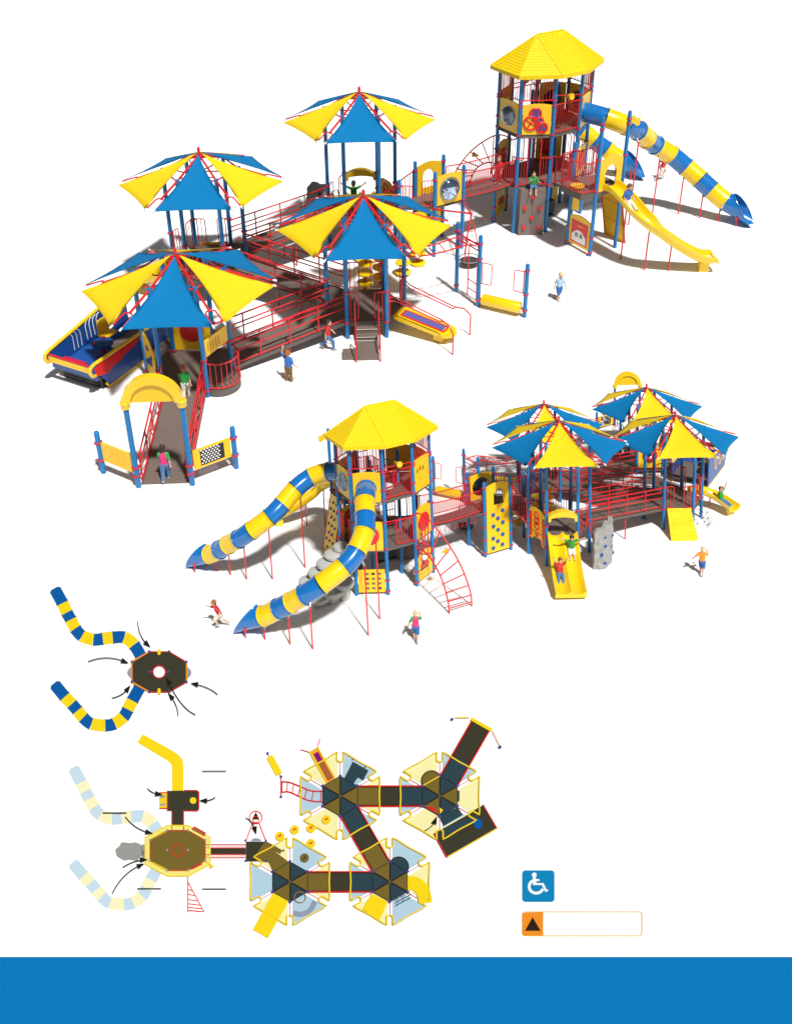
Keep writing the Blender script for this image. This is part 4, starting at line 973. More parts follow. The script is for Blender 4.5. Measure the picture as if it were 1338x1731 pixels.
# curved slide on C
a,b=edge('C',4); c=(a+b)/2
tcs=thing('curved_slide','yellow curved slide behind the rear left shelter','small yellow curved slide with a child, at the far right','slide',Q(860,850))
C_=catmull([up(c+V((.02,0,0)),.92),Q(830,820,.88),Q(860,822,.74),Q(888,845,.56),Q(899,880,.40),Q(899,925,.30)],7)
m=MB(); trough(m,C_,.27,.2,'plastic_yellow'); part('channel',m,tcs,angle=60)
m=MB(); m.box(up(Q(899,905),.14),(.3,.12,.27),'plastic_yellow'); part('slide_foot',m,tcs)
support(tcs,C_[18]-V((0,0,.06)),up(C_[18],0))
# chain net on C
tn=thing('chain_net','dark chain net climber at the rear left shelter','small dark chain net climber between the rock ramp and the curved slide','climbing net',Q(790,915))
a,b=edge('C',3); a=lerp(a,b,.2); b=lerp(hp('C',3),hp('C',4),.85); nn=V((math.cos(math.radians(300)),math.sin(math.radians(300)),0)); m=MB()
for i in range(5):
    p=lerp(a,b,i/4); m.tube([up(p,ZD['C']-.05),up(p+nn*.6,.02)],.008,'black',5)
for r in range(6):
    z=.85-.15*r; f=(ZD['C']-.05-z)/.85*.6
    for i in range(4):
        if (i+r)%3==0: p=lerp(a,b,i/4)+nn*f; q=lerp(a,b,(i+1)/4)+nn*f; m.tube([up(p,z),up(q,z)],.02,'black',6)
part('net',m,tn)
# ================================================================== children
def remesh(mb,name,parent,vox,M,matn,smooth=2):
    me=D.meshes.new('tmp'); me.from_pydata([M@v for v in mb.v],[],mb.f); o=D.objects.new('tmp',me); COL.objects.link(o)
    r=o.modifiers.new('r','REMESH'); r.mode='VOXEL'; r.voxel_size=vox; q=o.modifiers.new('s','SMOOTH'); q.iterations=smooth; q.factor=.5
    dg=bpy.context.evaluated_depsgraph_get(); dg.update(); m2=D.meshes.new_from_object(o.evaluated_get(dg)); m2.name=name
    D.objects.remove(o); D.meshes.remove(me)
    m2.materials.clear(); m2.materials.append(MATS[matn]); m2.shade_smooth()
    ob=D.objects.new(name,m2); COL.objects.link(ob); ob.parent=parent; return ob
def chain(m,pts,rs):
    m.tube(pts,rs,'skin',10)
    for p,r in zip(pts,rs): m.ball(p,r*.99,'skin',10,6)
def child(l1,l2,base,head,shirt,sleeve,pants,hair,pose,long=True,size=1.0,tilt=None):
    """a child: pose has hip height, lean, arms (elbow, wrist) and legs (knee, ankle) relative to shoulder and hip; +y is forwards"""
    t=thing('person',l1,l2,'child',base,'children at play')
    f=V((head[0],head[1],0)).normalized(); x=V((f.y,-f.x,0)); M=Matrix((x,f,V((0,0,1)))).transposed().to_4x4()@Matrix.Scale(size*(1 if pose.get('hip',1)<.2 else .88),4)
    if tilt: M=M@Matrix.Rotation(tilt,4,'X')
    hz=pose.get('hip',.58); ln=pose.get('lean',.0); tu=V((0,math.sin(ln),math.cos(ln))); pel=V((0,0,hz))
    ch=pel+tu*.25; sh=pel+tu*.335; nk=pel+tu*.385; hl=ln*.35+pose.get('nod',0); hd=nk+V((0,.02+.11*math.sin(hl),.115*math.cos(hl)))
    B=MB(); T_=MB(); Pn=MB()
    for s_ in(-.038,.038):
        o=V((s_,0,0)); tor=[pel+o-tu*.02,pel+o+tu*.09,ch+o,sh+o*1.3]; chain(B,tor,[.072,.066,.075,.055]); chain(T_,[tor[0]+tu*.0]+tor[1:],[.088,.086,.09,.064])
    chain(B,[sh,nk,hd],[.05,.036,.04])
    B.ball(hd,.10,'skin',14,10,(.80,.93,1.12)); B.ball(hd+V((0,.045,-.06)),.05,'skin',10,8,(.95,1,.8)); B.ball(hd+V((0,.098,-.012)),.014,'skin',8,6,(.8,1,1.2))
    for s_ in(-1,1): B.ball(hd+V((s_*.082,-.005,-.01)),.024,'skin',8,6,(.5,.8,1.1))
    sl=MB()
    for s_,k in((-1,'L'),(1,'R')):
        S_=sh+V((s_*.115,0,-.005)); e,w=[V((s_*abs(v[0]) if v[0]>=0 else -s_*abs(v[0]),v[1],v[2])) for v in pose[k+'a']]
        e=S_+e; w=S_+w; chain(B,[sh+V((s_*.05,0,0)),S_,e,w],[.05,.044,.034,.025])
        d=(w-e).normalized(); side=d.cross(V((0,0,1)));  side=side.normalized() if side.length>.2 else V((1,0,0))
        B.ball(w+d*.03,.028,'skin',8,6); B.tube([w,w+d*.05],[.024,.026],'skin',8)
        for q in range(4): fo=side*(.0135*(q-1.5)); L_=(.038,.046,.043,.032)[q]; B.tube([w+d*.045+fo,w+d*(.05+L_*.6)+fo*1.25,w+d*(.05+L_)+fo*1.3+side.cross(d)*.01],[.0085,.008,.007],'skin',6)
        B.tube([w+d*.015+side*.02,w+d*.04+side*.042,w+d*.062+side*.046],[.01,.009,.0075],'skin',6)
        q=lerp(S_,e,.86); chain(sl,[sh+V((s_*.05,0,0)),S_,q],[.062,.058,.05])
    for s_,k in((-1,'L'),(1,'R')):
        H_=pel+V((s_*.062,0,-.02)); kn,an=[V((s_*v[0],v[1],v[2])) for v in pose[k+'l']]; kn=H_+kn; an=H_+an
        chain(B,[H_,kn,lerp(kn,an,.35),an],[.078,.05,.05,.03])
        if long: chain(Pn,[H_,kn,lerp(kn,an,.94)],[.09,.066,.05])
        else: chain(Pn,[H_,lerp(H_,kn,.95)],[.092,.078])
        fd=V(pose.get(k+'f',(0,1,0))).normalized(); chain(B,[an,an+fd*.07-V((0,0,.02))],[.03,.024])
    Pn.ball(pel,.1,'skin',10,8,(1.15,.95,.8))
    bd=remesh(B,'body',t,.0075,M,'skin')
    remesh(T_,'shirt',t,.011,M,shirt); remesh(sl,'sleeves',t,.011,M,sleeve)
    remesh(Pn,'trousers' if long else 'shorts',t,.011,M,pants)
    for s_,k in((-1,'L'),(1,'R')):
        H_=pel+V((s_*.062,0,-.02)); an=H_+V((s_*pose[k+'l'][1][0],pose[k+'l'][1][1],pose[k+'l'][1][2])); fd=V(pose.get(k+'f',(0,1,0))).normalized()
        m=MB(); chain(m,[an-fd*.02-V((0,0,.012)),an+fd*.05-V((0,0,.022)),an+fd*.105-V((0,0,.028))],[.04,.036,.026]); remesh(m,'shoe',t,.009,M,'shoe')
    m=MB(); m.ball(hd+V((0,-.022,.026)),.104,'skin',14,10,(.86,.93,1.03)); m.ball(hd+V((0,-.045,-.02)),.075,'skin',12,8)
    for i in range(26):
        a=random.uniform(0,2*PI); p=random.uniform(.1,1.5); q=V((math.sin(p)*math.cos(a)*.085,math.sin(p)*math.sin(a)*.092-.02,math.cos(p)*.105+.024)); m.ball(hd+q,.02,'skin',6,4)
    remesh(m,'hair',t,.009,M,hair,1)
    for s_ in(-1,1):
        m=MB(); m.ball(hd+V((s_*.032,.086,.012)),.0085,'eye',8,6); m.v=[M@v for v in m.v]
        o=D.objects.new('eye',None); D.objects.remove(o)
        me=D.meshes.new('eye'); me.from_pydata(m.v,[],m.f); me.materials.append(MATS['eye']); me.shade_smooth(); o=D.objects.new('eye',me); COL.objects.link(o); o.parent=t
    return t
dn=[(.04,-.02,-.19),(.05,.05,-.36)]
walk=dict(hip=.585,lean=.05,La=[(.05,.06,-.18),(.05,.17,-.30)],Ra=[(.05,-.08,-.17),(.06,-.08,-.35)],Ll=[(.0,-.04,-.25),(.0,-.17,-.48)],Rl=[(.0,.10,-.24),(.0,.09,-.51)],Lf=(0,.8,-.5))
run=dict(hip=.58,lean=.42,La=[(.10,-.16,-.10),(.16,-.12,-.26)],Ra=[(.08,.14,-.10),(.02,.28,.0)],Ll=[(.0,.20,-.16),(.0,.08,-.38)],Rl=[(.0,-.06,-.26),(.0,-.30,-.42)],Rf=(0,.3,-1))
stand=dict(hip=.59,lean=.0,La=dn,Ra=dn,Ll=[(.01,.02,-.26),(.02,-.01,-.53)],Rl=[(.01,.01,-.26),(.03,.0,-.53)])
wave=dict(stand,La=[(.12,.05,.10),(.10,.08,.30)],Ra=[(.08,-.02,-.17),(.16,.06,-.30)])
slideup=dict(hip=.1,lean=-.35,La=[(.10,.04,.16),(.14,.06,.36)],Ra=[(.10,.04,.16),(.14,.06,.36)],Ll=[(.02,.24,-.02),(.03,.46,-.10)],Rl=[(.02,.24,-.02),(.03,.46,-.10)],Lf=(0,.4,.9),Rf=(0,.4,.9))
slideout=dict(slideup,La=[(.16,.02,.08),(.33,.02,.19)],Ra=[(.16,.02,.08),(.33,.02,.19)])
slidehold=dict(slideup,La=[(.08,.06,-.16),(.06,.2,-.2)],Ra=[(.08,.06,-.16),(.06,.2,-.2)])
sitedge=dict(hip=.1,lean=.05,La=[(.08,.05,-.16),(.1,.22,-.1)],Ra=[(.06,.1,-.1),(.02,.28,.02)],Ll=[(.02,.24,.0),(.02,.28,-.25)],Rl=[(.04,.22,.02),(.08,.24,-.2)])
rup=(Q(1153,77)-Q(1000,343)); uph=(-rup.x,-rup.y); away=(-.54,-.84); rgt=(-.84,.54); aw2=(.54,.84)
child('child in a pink shirt with green sleeves and jeans, starting up the entrance ramp',None,V((11.85,6.35,.03)),uph,'shirt_pink','shirt_green','denim','hair_black',walk)
child('child in a green shirt and cream trousers walking up the ramp behind the arch',None,V((10.05,3.43,.19)),uph,'shirt_green','shirt_green','cloth_cream','hair_red',walk)
child('child in a blue shirt and olive trousers waving beside the front ramp',None,V((7.14,3.99,0)),(-.8,-.5),'shirt_blue','shirt_blue','olive','hair_red',wave)
child('child in a red shirt and jeans striding towards the brown steps',None,V((5.3,3.07,0)),rgt,'shirt_red','shirt_red','denim','hair_black',dict(walk,hip=.57,Ll=[(.0,-.1,-.22),(.0,-.26,-.40)],Rl=[(.0,.17,-.2),(.0,.18,-.46)]),size=1.02)
child('blond child in a pale blue shirt and blue shorts, alone on the white floor',None,V((-2.68,4.51,0)),(.2,.9),'shirt_pale','shirt_pale','shorts_blue','hair_blond',walk,long=False,size=.98)
a,b=E(1); nn=(b-a).cross(V((0,0,1))).normalized(); nn=nn if nn.dot((a+b)/2-cT)>0 else -nn
child('child in a green shirt sitting on top of the brown climbing wall',None,up((a+b)/2+nn*.12,1.87),nn,'shirt_green','shirt_green','denim','hair_black',sitedge,long=False,size=.9)
child('child in a blue shirt and cream trousers sliding down the yellow open slide',None,up(L(760,335),2.27),(0,1),'shirt_blue','shirt_blue','cloth_cream','hair_brown',slidehold,tilt=-.35)
child('child in a red shirt standing on the bridge against the tower',None,up(L(965,797),1.88),(1,.3),'shirt_red','shirt_red','panel_red' if False else 'shirt_red','hair_red',stand)
child('crouching runner in red and white, small beyond the blue and yellow tube slide','runner in a red shirt and white shorts, left of the front tube slide exit',V((-13.28,-1.2,0)),(-.75,.25),'shirt_red','shirt_red','cloth_cream','hair_red',run,long=False,size=1.1)
child(None,'blond runner in a pink shirt with green sleeves and blue shorts, seen from behind',V((-7.71,-5.68,0)),aw2,'shirt_pink','shirt_green','shorts_blue','hair_blond',dict(run,lean=.12,Ll=[(.0,.08,-.24),(.0,.0,-.5)],hip=.6),long=False,size=1.05)
child(None,'blond runner in an orange shirt and blue shorts, at the far right',V((3.88,-7.38,0)),(.75,.6),'shirt_orange','shirt_orange','shorts_blue','hair_blond',dict(run,lean=.1,La=[(.14,-.06,-.13),(.26,-.05,-.26)],Ll=[(.0,.06,-.24),(.0,.02,-.5)],hip=.6),long=False,size=1.05)
a,b=edge('D',2); d=(b-a).normalized(); nn=V((math.cos(math.radians(240)),math.sin(math.radians(240)),0)); c=(a+b)/2
child('child in a green shirt with raised arms, half hidden behind the rear middle shelter','child in a green shirt with arms spread wide, upper one on the double slide',up(c+d*.275+nn*.62,.97),nn,'shirt_green','shirt_green','cloth_cream','hair_black',slideout,long=False,tilt=-.5)
child(None,'child in a red shirt and jeans with arms up, lower one on the double slide',up(c-d*.275+nn*1.62,.45),nn,'shirt_red','shirt_red','denim','hair_brown',slideup,tilt=-.25)
child(None,'dark haired child in a green shirt and jeans on the small curved slide',up(Q(893,868),.46),(.35,-.95),'shirt_green','shirt_green','denim','hair_black',slideup,tilt=-.2)
# ================================================================== the second, smaller playset
def copy_tree(o,parent=None):
    c=o.copy(); COL.objects.link(c)
    if parent: c.parent=parent
    for ch in o.children: copy_tree(ch,c)
    return c
for o in THINGS:
    l1,l2=o['l1'],o['l2']; del o['l1']; del o['l2']
    base=Matrix.Translation(o.location)
    if l1 and l2:
        c=copy_tree(o); c.matrix_world=M2@base; c['label']=l2; o['label']=l1
    elif l1: o['label']=l1
    else: o.matrix_world=M2@base; o['label']=l2
# ================================================================== flat drawings painted on the white floor
def pg(x,y,lay=0):
    r=FW+RT*((x-CX)/FPX)-UP*((y-CY)/FPX); s=N2.dot(T2-CAM)/N2.dot(r); return CAM+r*s+N2*(.0035*lay)
EPR=1.3
def ink(name,r,g,b,mul=1):
    f=lambda c:(c/255/12.92 if c/255<=.04045 else ((c/255+.055)/1.055)**2.4)
    mat(name,tuple(min(.93,f(c)/EPR) for c in(r,g,b)),.8,.015,2,spec=.1); return name
ink('ink_blue',0,93,168); ink('ink_yellow',255,222,23); ink('ink_pale_blue',205,228,242); ink('ink_pale_yellow',255,250,200); ink('ink_dark',62,60,46); ink('ink_olive',122,104,44); ink('ink_slate',46,70,80)
ink('ink_mid_blue',184,214,230); ink('ink_cream',252,246,178); ink('ink_outline',250,214,40); ink('ink_red',226,42,40); ink('ink_pink',240,150,150); ink('ink_dot',78,72,150); ink('ink_grey',160,160,152); ink('ink_black',30,26,22)
ink('ink_roof',252,240,130); ink('ink_orange',247,148,40); ink('ink_purple',120,30,130); ink('ink_brown',160,110,60); ink('ink_band',0,124,194); ink('ink_sign',8,137,194); ink('ink_tri',44,32,22); ink('ink_white',255,255,255); ink('ink_amber',250,180,40); ink('ink_shade',150,160,180)
class Art:
    def __init__(s,name,label,cat,at,group=None):
        s.e=D.objects.new(name,None); COL.objects.link(s.e); s.o=pg(*at); s.e.location=s.o; s.e['label']=label; s.e['category']=cat
        if group: s.e['group']=group
    def new(s,name,parent=None): s.mb=MB(); s.pend=(name,parent or s.e); return s
    def poly(s,loops,m,lay):
        if not isinstance(loops[0][0],(list,tuple)): loops=[loops]
        tri=geometry.tessellate_polygon([[V((a,b,0)) for a,b in lp] for lp in loops]); P=[p for lp in loops for p in lp]
        fs=[]
        for a,b,c in tri:
            ar=(P[b][0]-P[a][0])*(P[c][1]-P[a][1])-(P[c][0]-P[a][0])*(P[b][1]-P[a][1])
            fs.append((a,c,b) if ar>0 else (a,b,c))
        s.mb.add([pg(x,y,lay) for x,y in P],fs,m); return s
    def line(s,pts,w,m,lay,closed=False):
        n=len(pts); vs=[]; w=w*1.4
        for i in range(n):
            a=pts[i-1] if (i>0 or closed) else pts[i]; b=pts[(i+1)%n] if (i<n-1 or closed) else pts[i]
            dx,dy=b[0]-a[0],b[1]-a[1]; l=math.hypot(dx,dy) or 1; nx,ny=-dy/l*w/2,dx/l*w/2
            vs+=[pg(pts[i][0]+nx,pts[i][1]+ny,lay),pg(pts[i][0]-nx,pts[i][1]-ny,lay)]
        fs=[]
        for i in range(n if closed else n-1):
            a=2*i;b=2*((i+1)%n); fs.append((a,b,b+1,a+1))
        s.mb.add(vs,fs,m); return s
    def dot(s,x,y,r,m,lay,n=16): return s.poly([(x+r*math.cos(2*PI*i/n),y+r*math.sin(2*PI*i/n)) for i in range(n)],m,lay)
    def circ(s,x,y,r,w,m,lay,n=28): return s.line([(x+r*math.cos(2*PI*i/n),y+r*math.sin(2*PI*i/n)) for i in range(n)],w,m,lay,True)
    def done(s):
        n,p=s.pend; o=D.objects.new(n,s.mb.mesh(n,s.o)); COL.objects.link(o); o.parent=p; return o
def bez(a,b,c,n=14): return [((1-t)**2*a[0]+2*t*(1-t)*b[0]+t*t*c[0],(1-t)**2*a[1]+2*t*(1-t)*b[1]+t*t*c[1]) for t in [i/n for i in range(n+1)]]
def arrow(A,a,b,c,lay=12):
    """thin curved arrow from a, bending at b, to a solid head at c"""
    P=bez(a,b,c); dx,dy=c[0]-P[-4][0],c[1]-P[-4][1]; l=math.hypot(dx,dy); dx/=l;dy/=l; h=13.5
    A.new('pointer_arrow').line([p for p in P if math.hypot(p[0]-c[0],p[1]-c[1])>h*.7],1.1,'ink_black',lay)
    A.poly([(c[0],c[1]),(c[0]-dx*h-dy*4.6,c[1]-dy*h+dx*4.6),(c[0]-dx*h+dy*4.6,c[1]-dy*h-dx*4.6)],'ink_black',lay+1).done()
u7=lambda x,y:(60+x/3.7167,970+y/3.7167); lz=lambda x,y:(90+x/3.616,1220+y/3.616); rz=lambda x,y:(400+x/2.7875,1200+y/2.7875)
def slide_print(A,K,ca,cb,lay,w=10.2):
    P=[V((x,y,0)) for x,y in K]; C=catmull(P,6); A.new('tube_slide_print')
    for s_ in range(11):
        seg=C[s_*6:s_*6+7]; Lf=[];Rt=[]
        for i,p in enumerate(seg):
            t=(seg[min(i+1,6)]-seg[max(i-1,0)]).normalized(); n=V((-t.y,t.x,0)); ww=w+(.9 if i in(0,6) else 0); Lf.append((p+n*ww)[:2]); Rt.append((p-n*ww)[:2])
        if s_==10:
            t=(seg[6]-seg[5]).normalized(); n=V((-t.y,t.x,0)); e=seg[6]; Lf=Lf[:-1]+[(e+n*w*.95-t*3)[:2],(e+n*w*.6)[:2]]; Rt=Rt[:-1]+[(e-n*w*.95-t*3)[:2],(e-n*w*.6)[:2]]
        A.poly([tuple(q) for q in Lf]+[tuple(q) for q in Rt[::-1]],ca if s_%2==0 else cb,lay+(s_%2))
    A.done()
# ---- upper level plan of the tower
A=Art('tower_plan_drawing','flat plan drawing of a dark octagonal deck with two strongly coloured tube slides','plan drawing',(240,1120))
slide_print(A,[u7(*p) for p in K1],'ink_blue','ink_yellow',1); slide_print(A,[u7(*p) for p in KK2],'ink_blue','ink_yellow',1)
oc=[(715,495),(840,495),(950,560),(950,687),(840,750),(715,750),(605,687),(605,560)]; oc=[u7(*p) for p in oc]; cc=u7(777,622)
for e,q,sg in((6,7,-1),(3,2,1)): A.new('bubble_print').poly([(oc[e][0]+sg*8*math.sin(PI*i/10),oc[e][1]-6-(oc[e][1]-oc[q][1]-12)*i/10) for i in range(11)],'ink_shade',1).done()
A.new('deck_print').poly([oc,[(cc[0]+10.2*math.cos(2*PI*i/24),cc[1]+10.2*math.sin(2*PI*i/24)) for i in range(24)]],'ink_dark',4)
A.circ(cc[0],cc[1],10.4,1.3,'ink_red',5); A.line([u7(715,622),(cc[0]-10.5,cc[1])],1.2,'ink_red',5); A.line([(cc[0]+10.5,cc[1]),u7(840,622)],1.2,'ink_red',5); A.done()
A.new('rail_print').line(oc,1.3,'ink_red',5,True)
for (i,j) in((5,6),(6,7),(7,0),(2,3)): A.line([oc[i],oc[j]],2.0,'ink_orange',6)
A.done()
A.new('post_print')
for p in oc+[u7(715,622),u7(840,622)]: A.dot(p[0],p[1],2.1,'ink_dot',7)
for p in(u7(777,500),u7(777,748)): A.poly([(p[0]-2,p[1]-5),(p[0]+2,p[1]-5),(p[0]+3,p[1]),(p[0]+2,p[1]+5),(p[0]-2,p[1]+5),(p[0]-3,p[1])],'ink_yellow',8)
A.done()
for a,b,c in(((233,1054),(234,1082),(255,1098)),((149,1122),(184,1108),(218,1125)),((189,1184),(210,1180),(221,1162)),((368,1178),(352,1163),(322,1159)),((301,1214),(301,1194),(284,1175)),((331,1212),(306,1203),(281,1149))): arrow(A,a,b,c)
# ---- site plan
A=Art('site_plan_drawing','large flat plan drawing of four hexagons linked by dark ramps to an eight sided roof','plan drawing',(480,1410))
off=(lz(761,797)[0]-u7(777,622)[0],lz(761,797)[1]-u7(777,622)[1])
slide_print(A,[(u7(*p)[0]+off[0],u7(*p)[1]+off[1]) for p in K1],'ink_pale_blue','ink_pale_yellow',1); slide_print(A,[(u7(*p)[0]+off[0],u7(*p)[1]+off[1]) for p in KK2],'ink_pale_blue','ink_pale_yellow',1)
bo=[];
for i in range(40):
    a=2*PI*i/40; bo.append(lz(468+88*math.cos(a)*(1+.05*math.sin(5*a))+6*math.sin(7*a),797+57*math.sin(a)*(1+.10*math.cos(6*a))))
A.new('boulder_print').poly(bo,'ink_grey',2); A.poly([lz(540,752),lz(592,760),lz(592,834),lz(540,842)],'ink_grey',2)
for x in(440,490,530): A.line([lz(x+10*math.cos(a),797+46*math.sin(a)) for a in[1.6+.3*i for i in range(11)]],.8,'ink_shade',3)
A.done()
A.new('open_slide_print').poly([lz(*p) for p in[(725,425),(725,290),(722,265),(700,243),(514,130),(548,80),(735,185),(765,205),(790,235),(796,270),(796,425)]],'ink_yellow',2).done()
A.new('platform_print').poly([lz(*p) for p in[(699,427),(876,427),(888,438),(888,540),(878,550),(797,550),(797,675),(725,675),(725,550),(699,550)]],'ink_dark',3); A.line([lz(*p) for p in[(725,675),(725,552),(697,552),(697,427)]],1.2,'ink_red',4); A.line([lz(*p) for p in[(797,675),(797,552),(880,552),(890,542),(890,436),(878,426),(800,426)]],1.4,'ink_red',4); A.dot(*lz(855,488),5.6,'ink_yellow',4); A.done()
A.new('panel_climber_print').poly([lz(*p) for p in[(648,440),(697,440),(697,536),(648,536)]],'ink_outline',3); A.line([lz(648,440),lz(697,440)],1.4,'ink_red',4); A.line([lz(648,536),lz(697,536)],1.4,'ink_red',4)
for y in(462,510): A.poly([lz(652,y),lz(686,y-6),lz(686,y+6),lz(650,y+10)],'ink_shade',4)
A.done()
ov=[lz(*p) for p in[(697,642),(825,642),(960,715),(960,880),(825,952),(697,952),(562,880),(562,715)]]; od=[lz(*p) for p in[(697,675),(823,675),(930,735),(930,860),(823,920),(697,920),(592,860),(592,735)]]
A.new('roof_print').poly(ov,'ink_roof',4); A.line(ov,1.5,'ink_outline',5,True); A.done()
A.new('deck_print').poly(od,'ink_olive',6); A.line(od,1.2,'ink_red',7,True); cc=lz(761,797); A.circ(cc[0],cc[1],10.3,1.2,'ink_red',7); A.line([lz(697,797),(cc[0]-10.5,cc[1])],1.1,'ink_red',7); A.line([(cc[0]+10.5,cc[1]),lz(823,797)],1.1,'ink_red',7)
A.line([lz(605,725),lz(690,680)],2.2,'ink_outline',7); A.line([lz(605,872),lz(690,915)],2.2,'ink_outline',7); A.line([lz(845,912),lz(910,880)],1.4,'ink_red',7)
for p in od+[lz(697,797),lz(823,797)]: A.dot(p[0],p[1],2.0,'ink_grey',8)
A.poly([lz(845,665),lz(865,650),lz(935,690),lz(925,712)],'ink_red',7); A.poly([lz(850,672),lz(862,660),lz(928,698),lz(920,708)],'ink_brown',8); A.line([lz(930,862),lz(962,890)],1.5,'ink_outline',7); A.poly([lz(952,900),lz(962,882),lz(985,898),lz(960,912)],'ink_outline',8); A.done()
A.new('arch_ladder_print'); fa=lz(823,922); A.line([fa,lz(823,1168),lz(922,1168),lz(823,985)],1.2,'ink_red',3)
for y in(1030,1060,1092,1118,1140,1158): A.line([lz(823,y),lz(823+(y-985)/183*99,y+9)],1.1,'ink_red',3)
A.done()
A.new('bridge_print').poly([lz(*p) for p in[(932,780),(1176,780),(1176,815),(932,815)]],'ink_dark',3)
for y in(758,778,818,838): A.line([lz(932,y),lz(1176,y)],1.0,'ink_red',4)
for i in range(24): x=940+i*10; A.line([lz(x,760),lz(x,776)],.7,'ink_pink',4); A.line([lz(x,820),lz(x,836)],.7,'ink_pink',4)
A.done()
A.new('annex_print').poly([lz(*p) for p in[(1177,738),(1300,738),(1345,765),(1345,860),(1177,860)]],'ink_dark',3); A.poly([rz(*p) for p in[(135,622),(180,645),(215,668),(205,685),(180,672),(250,725),(172,772),(150,725),(90,718),(90,690)]],'ink_olive',4)
A.poly([(lz(1240,735)[0]+9*math.cos(PI+PI*i/10),lz(1240,735)[1]+5*math.sin(PI+PI*i/10)) for i in range(11)],'ink_shade',3)
for p in(lz(1175,735),lz(1300,735),lz(1175,860),lz(1300,860),rz(220,670)): A.dot(p[0],p[1],1.9,'ink_dot',6)
A.done()
A.new('spinner_print'); c=rz(90,513); A.line([lz(1178,735),(c[0]-5,c[1]+8)],1.2,'ink_red',4); A.line([lz(1300,735),(c[0]+5,c[1]+8)],1.2,'ink_red',4); A.circ(c[0],c[1],10.6,1.2,'ink_red',5); A.poly([(c[0],c[1]-9),(c[0]+6.5,c[1]+3),(c[0]-6.5,c[1]+3)],'ink_black',5); A.circ(c[0],c[1]+4,5,1,'ink_red',6); A.done()
A.new('pod_print').dot(*rz(320,708),7.6,'ink_olive',9,20).line([(rz(320,708)[0]-2,rz(320,708)[1]+3),(rz(320,708)[0]+2,rz(320,708)[1]-3)],1.2,'ink_tri',10).done()
for p in[(422,527),(350,567),(273,575),(204,605),(350,640)]: x,y=rz(*p); A.new('pod_print').dot(x,y,7.8,'ink_yellow',9,20); A.dot(x,y,5.6,'ink_outline',10,18); A.line([(x-2.5,y+1.5),(x+2.5,y-1.5)],1.8,'ink_red',11); A.done()
# hexagons
def hexprint(cx,cy):
    h=A.new('shelter_print'); z=lambda x,y: rz(cx+x,cy+y)
    for k in range(6):
        am=math.radians(60*k); ca,sa=math.cos(am),math.sin(am); rot=lambda u,v:(u*ca-v*sa,u*sa+v*ca)
        col='ink_cream' if k%2==0 else 'ink_mid_blue'
        P=[(24,-1),(60,-21),(120,-55),(180,-90),(186,-84),(187,-70),(184,0),(187,70),(186,84),(180,90),(120,55),(60,21),(24,1)]
        A.poly([z(*rot(u,v)) for u,v in P],col,3)
        A.line([z(*rot(u,v)) for u,v in[(180,-90),(186,-84),(187,-70),(184,0),(187,70),(186,84),(180,90)]],1.7,'ink_outline',10)
        a2=math.radians(60*k+30); c2,s2=math.cos(a2),math.sin(a2); r2=lambda u,v:(u*c2-v*s2,u*s2+v*c2)
        U=[(208,-15)]+[(172,-15)]+[(162+0+9*math.cos(PI+0)*0-9*math.sin(PI*i/6)+6,-15+30*i/6) for i in range(7)]+[(172,15),(208,15)]
        A.line([z(*r2(u,v)) for u,v in U],1.9,'ink_outline',10); A.line([z(*r2(90,0)),z(*r2(162,0))],1.0,'ink_pink',5)
    hx=[(95*math.cos(math.radians(60*k+30)),95*math.sin(math.radians(60*k+30))) for k in range(6)]
    for k in range(6): A.poly([z(0,0),z(*hx[(k-1)%6]),z(*hx[k])],'ink_olive' if k%2==0 else 'ink_slate',7)
    for p in hx: A.line([z(p[0]*.08,p[1]*.08),z(p[0]*.95,p[1]*.95)],1.6,'ink_tri',8); A.dot(*z(*p),2.6,'ink_dot',9)
    A.line([z(*p) for p in hx],.8,'ink_black',8,True)
    A.done()
for c in((957,415),(488,415),(722,820),(252,820)): hexprint(*c)
def rampprint(a,b,cut):
    """dark ramp ribbon; cut gives [(t0,t1,ink)]"""
    A.new('ramp_print'); ax,ay=a;bx,by=b; l=math.hypot(bx-ax,by-ay); nx,ny=-(by-ay)/l*47,(bx-ax)/l*47
    for t0,t1,m in cut:
        p=(ax+(bx-ax)*t0,ay+(by-ay)*t0);q=(ax+(bx-ax)*t1,ay+(by-ay)*t1); A.poly([rz(p[0]+nx,p[1]+ny),rz(q[0]+nx,q[1]+ny),rz(q[0]-nx,q[1]-ny),rz(p[0]-nx,p[1]-ny)],m,6)
    for s_ in(-1,1): A.line([rz(ax+nx*s_,ay+ny*s_),rz(bx+nx*s_,by+ny*s_)],2.0,'ink_red',8); A.line([rz(ax+nx*s_*.92,ay+ny*s_*.92),rz(bx+nx*s_*.92,by+ny*s_*.92)],1.0,'ink_black',8)
    A.done()
rampprint((572,415),(875,415),[(-.01,.35,'ink_olive'),(.35,.66,'ink_dark'),(.66,1.01,'ink_slate')])
rampprint((335,820),(640,820),[(-.01,.35,'ink_olive'),(.35,.66,'ink_dark'),(.66,1.01,'ink_slate')])
rampprint((530,487),(681,749),[(-.02,.33,'ink_slate'),(.33,.66,'ink_dark'),(.66,1.02,'ink_olive')])
rampprint((999,344),(1150,80),[(-.02,.38,'ink_slate'),(.38,1,'ink_dark')])
A.new('arch_print').line([rz(1104,50),rz(1200,105)],4,'ink_yellow',9); A.line([rz(1030,45),rz(1095,45)],1.4,'ink_yellow',9); A.line([rz(1203,106),rz(1240,180)],.9,'ink_orange',9); A.dot(*rz(1014,53),2.6,'ink_dot',9); A.dot(*rz(1240,184),2.8,'ink_dot',9); A.done()
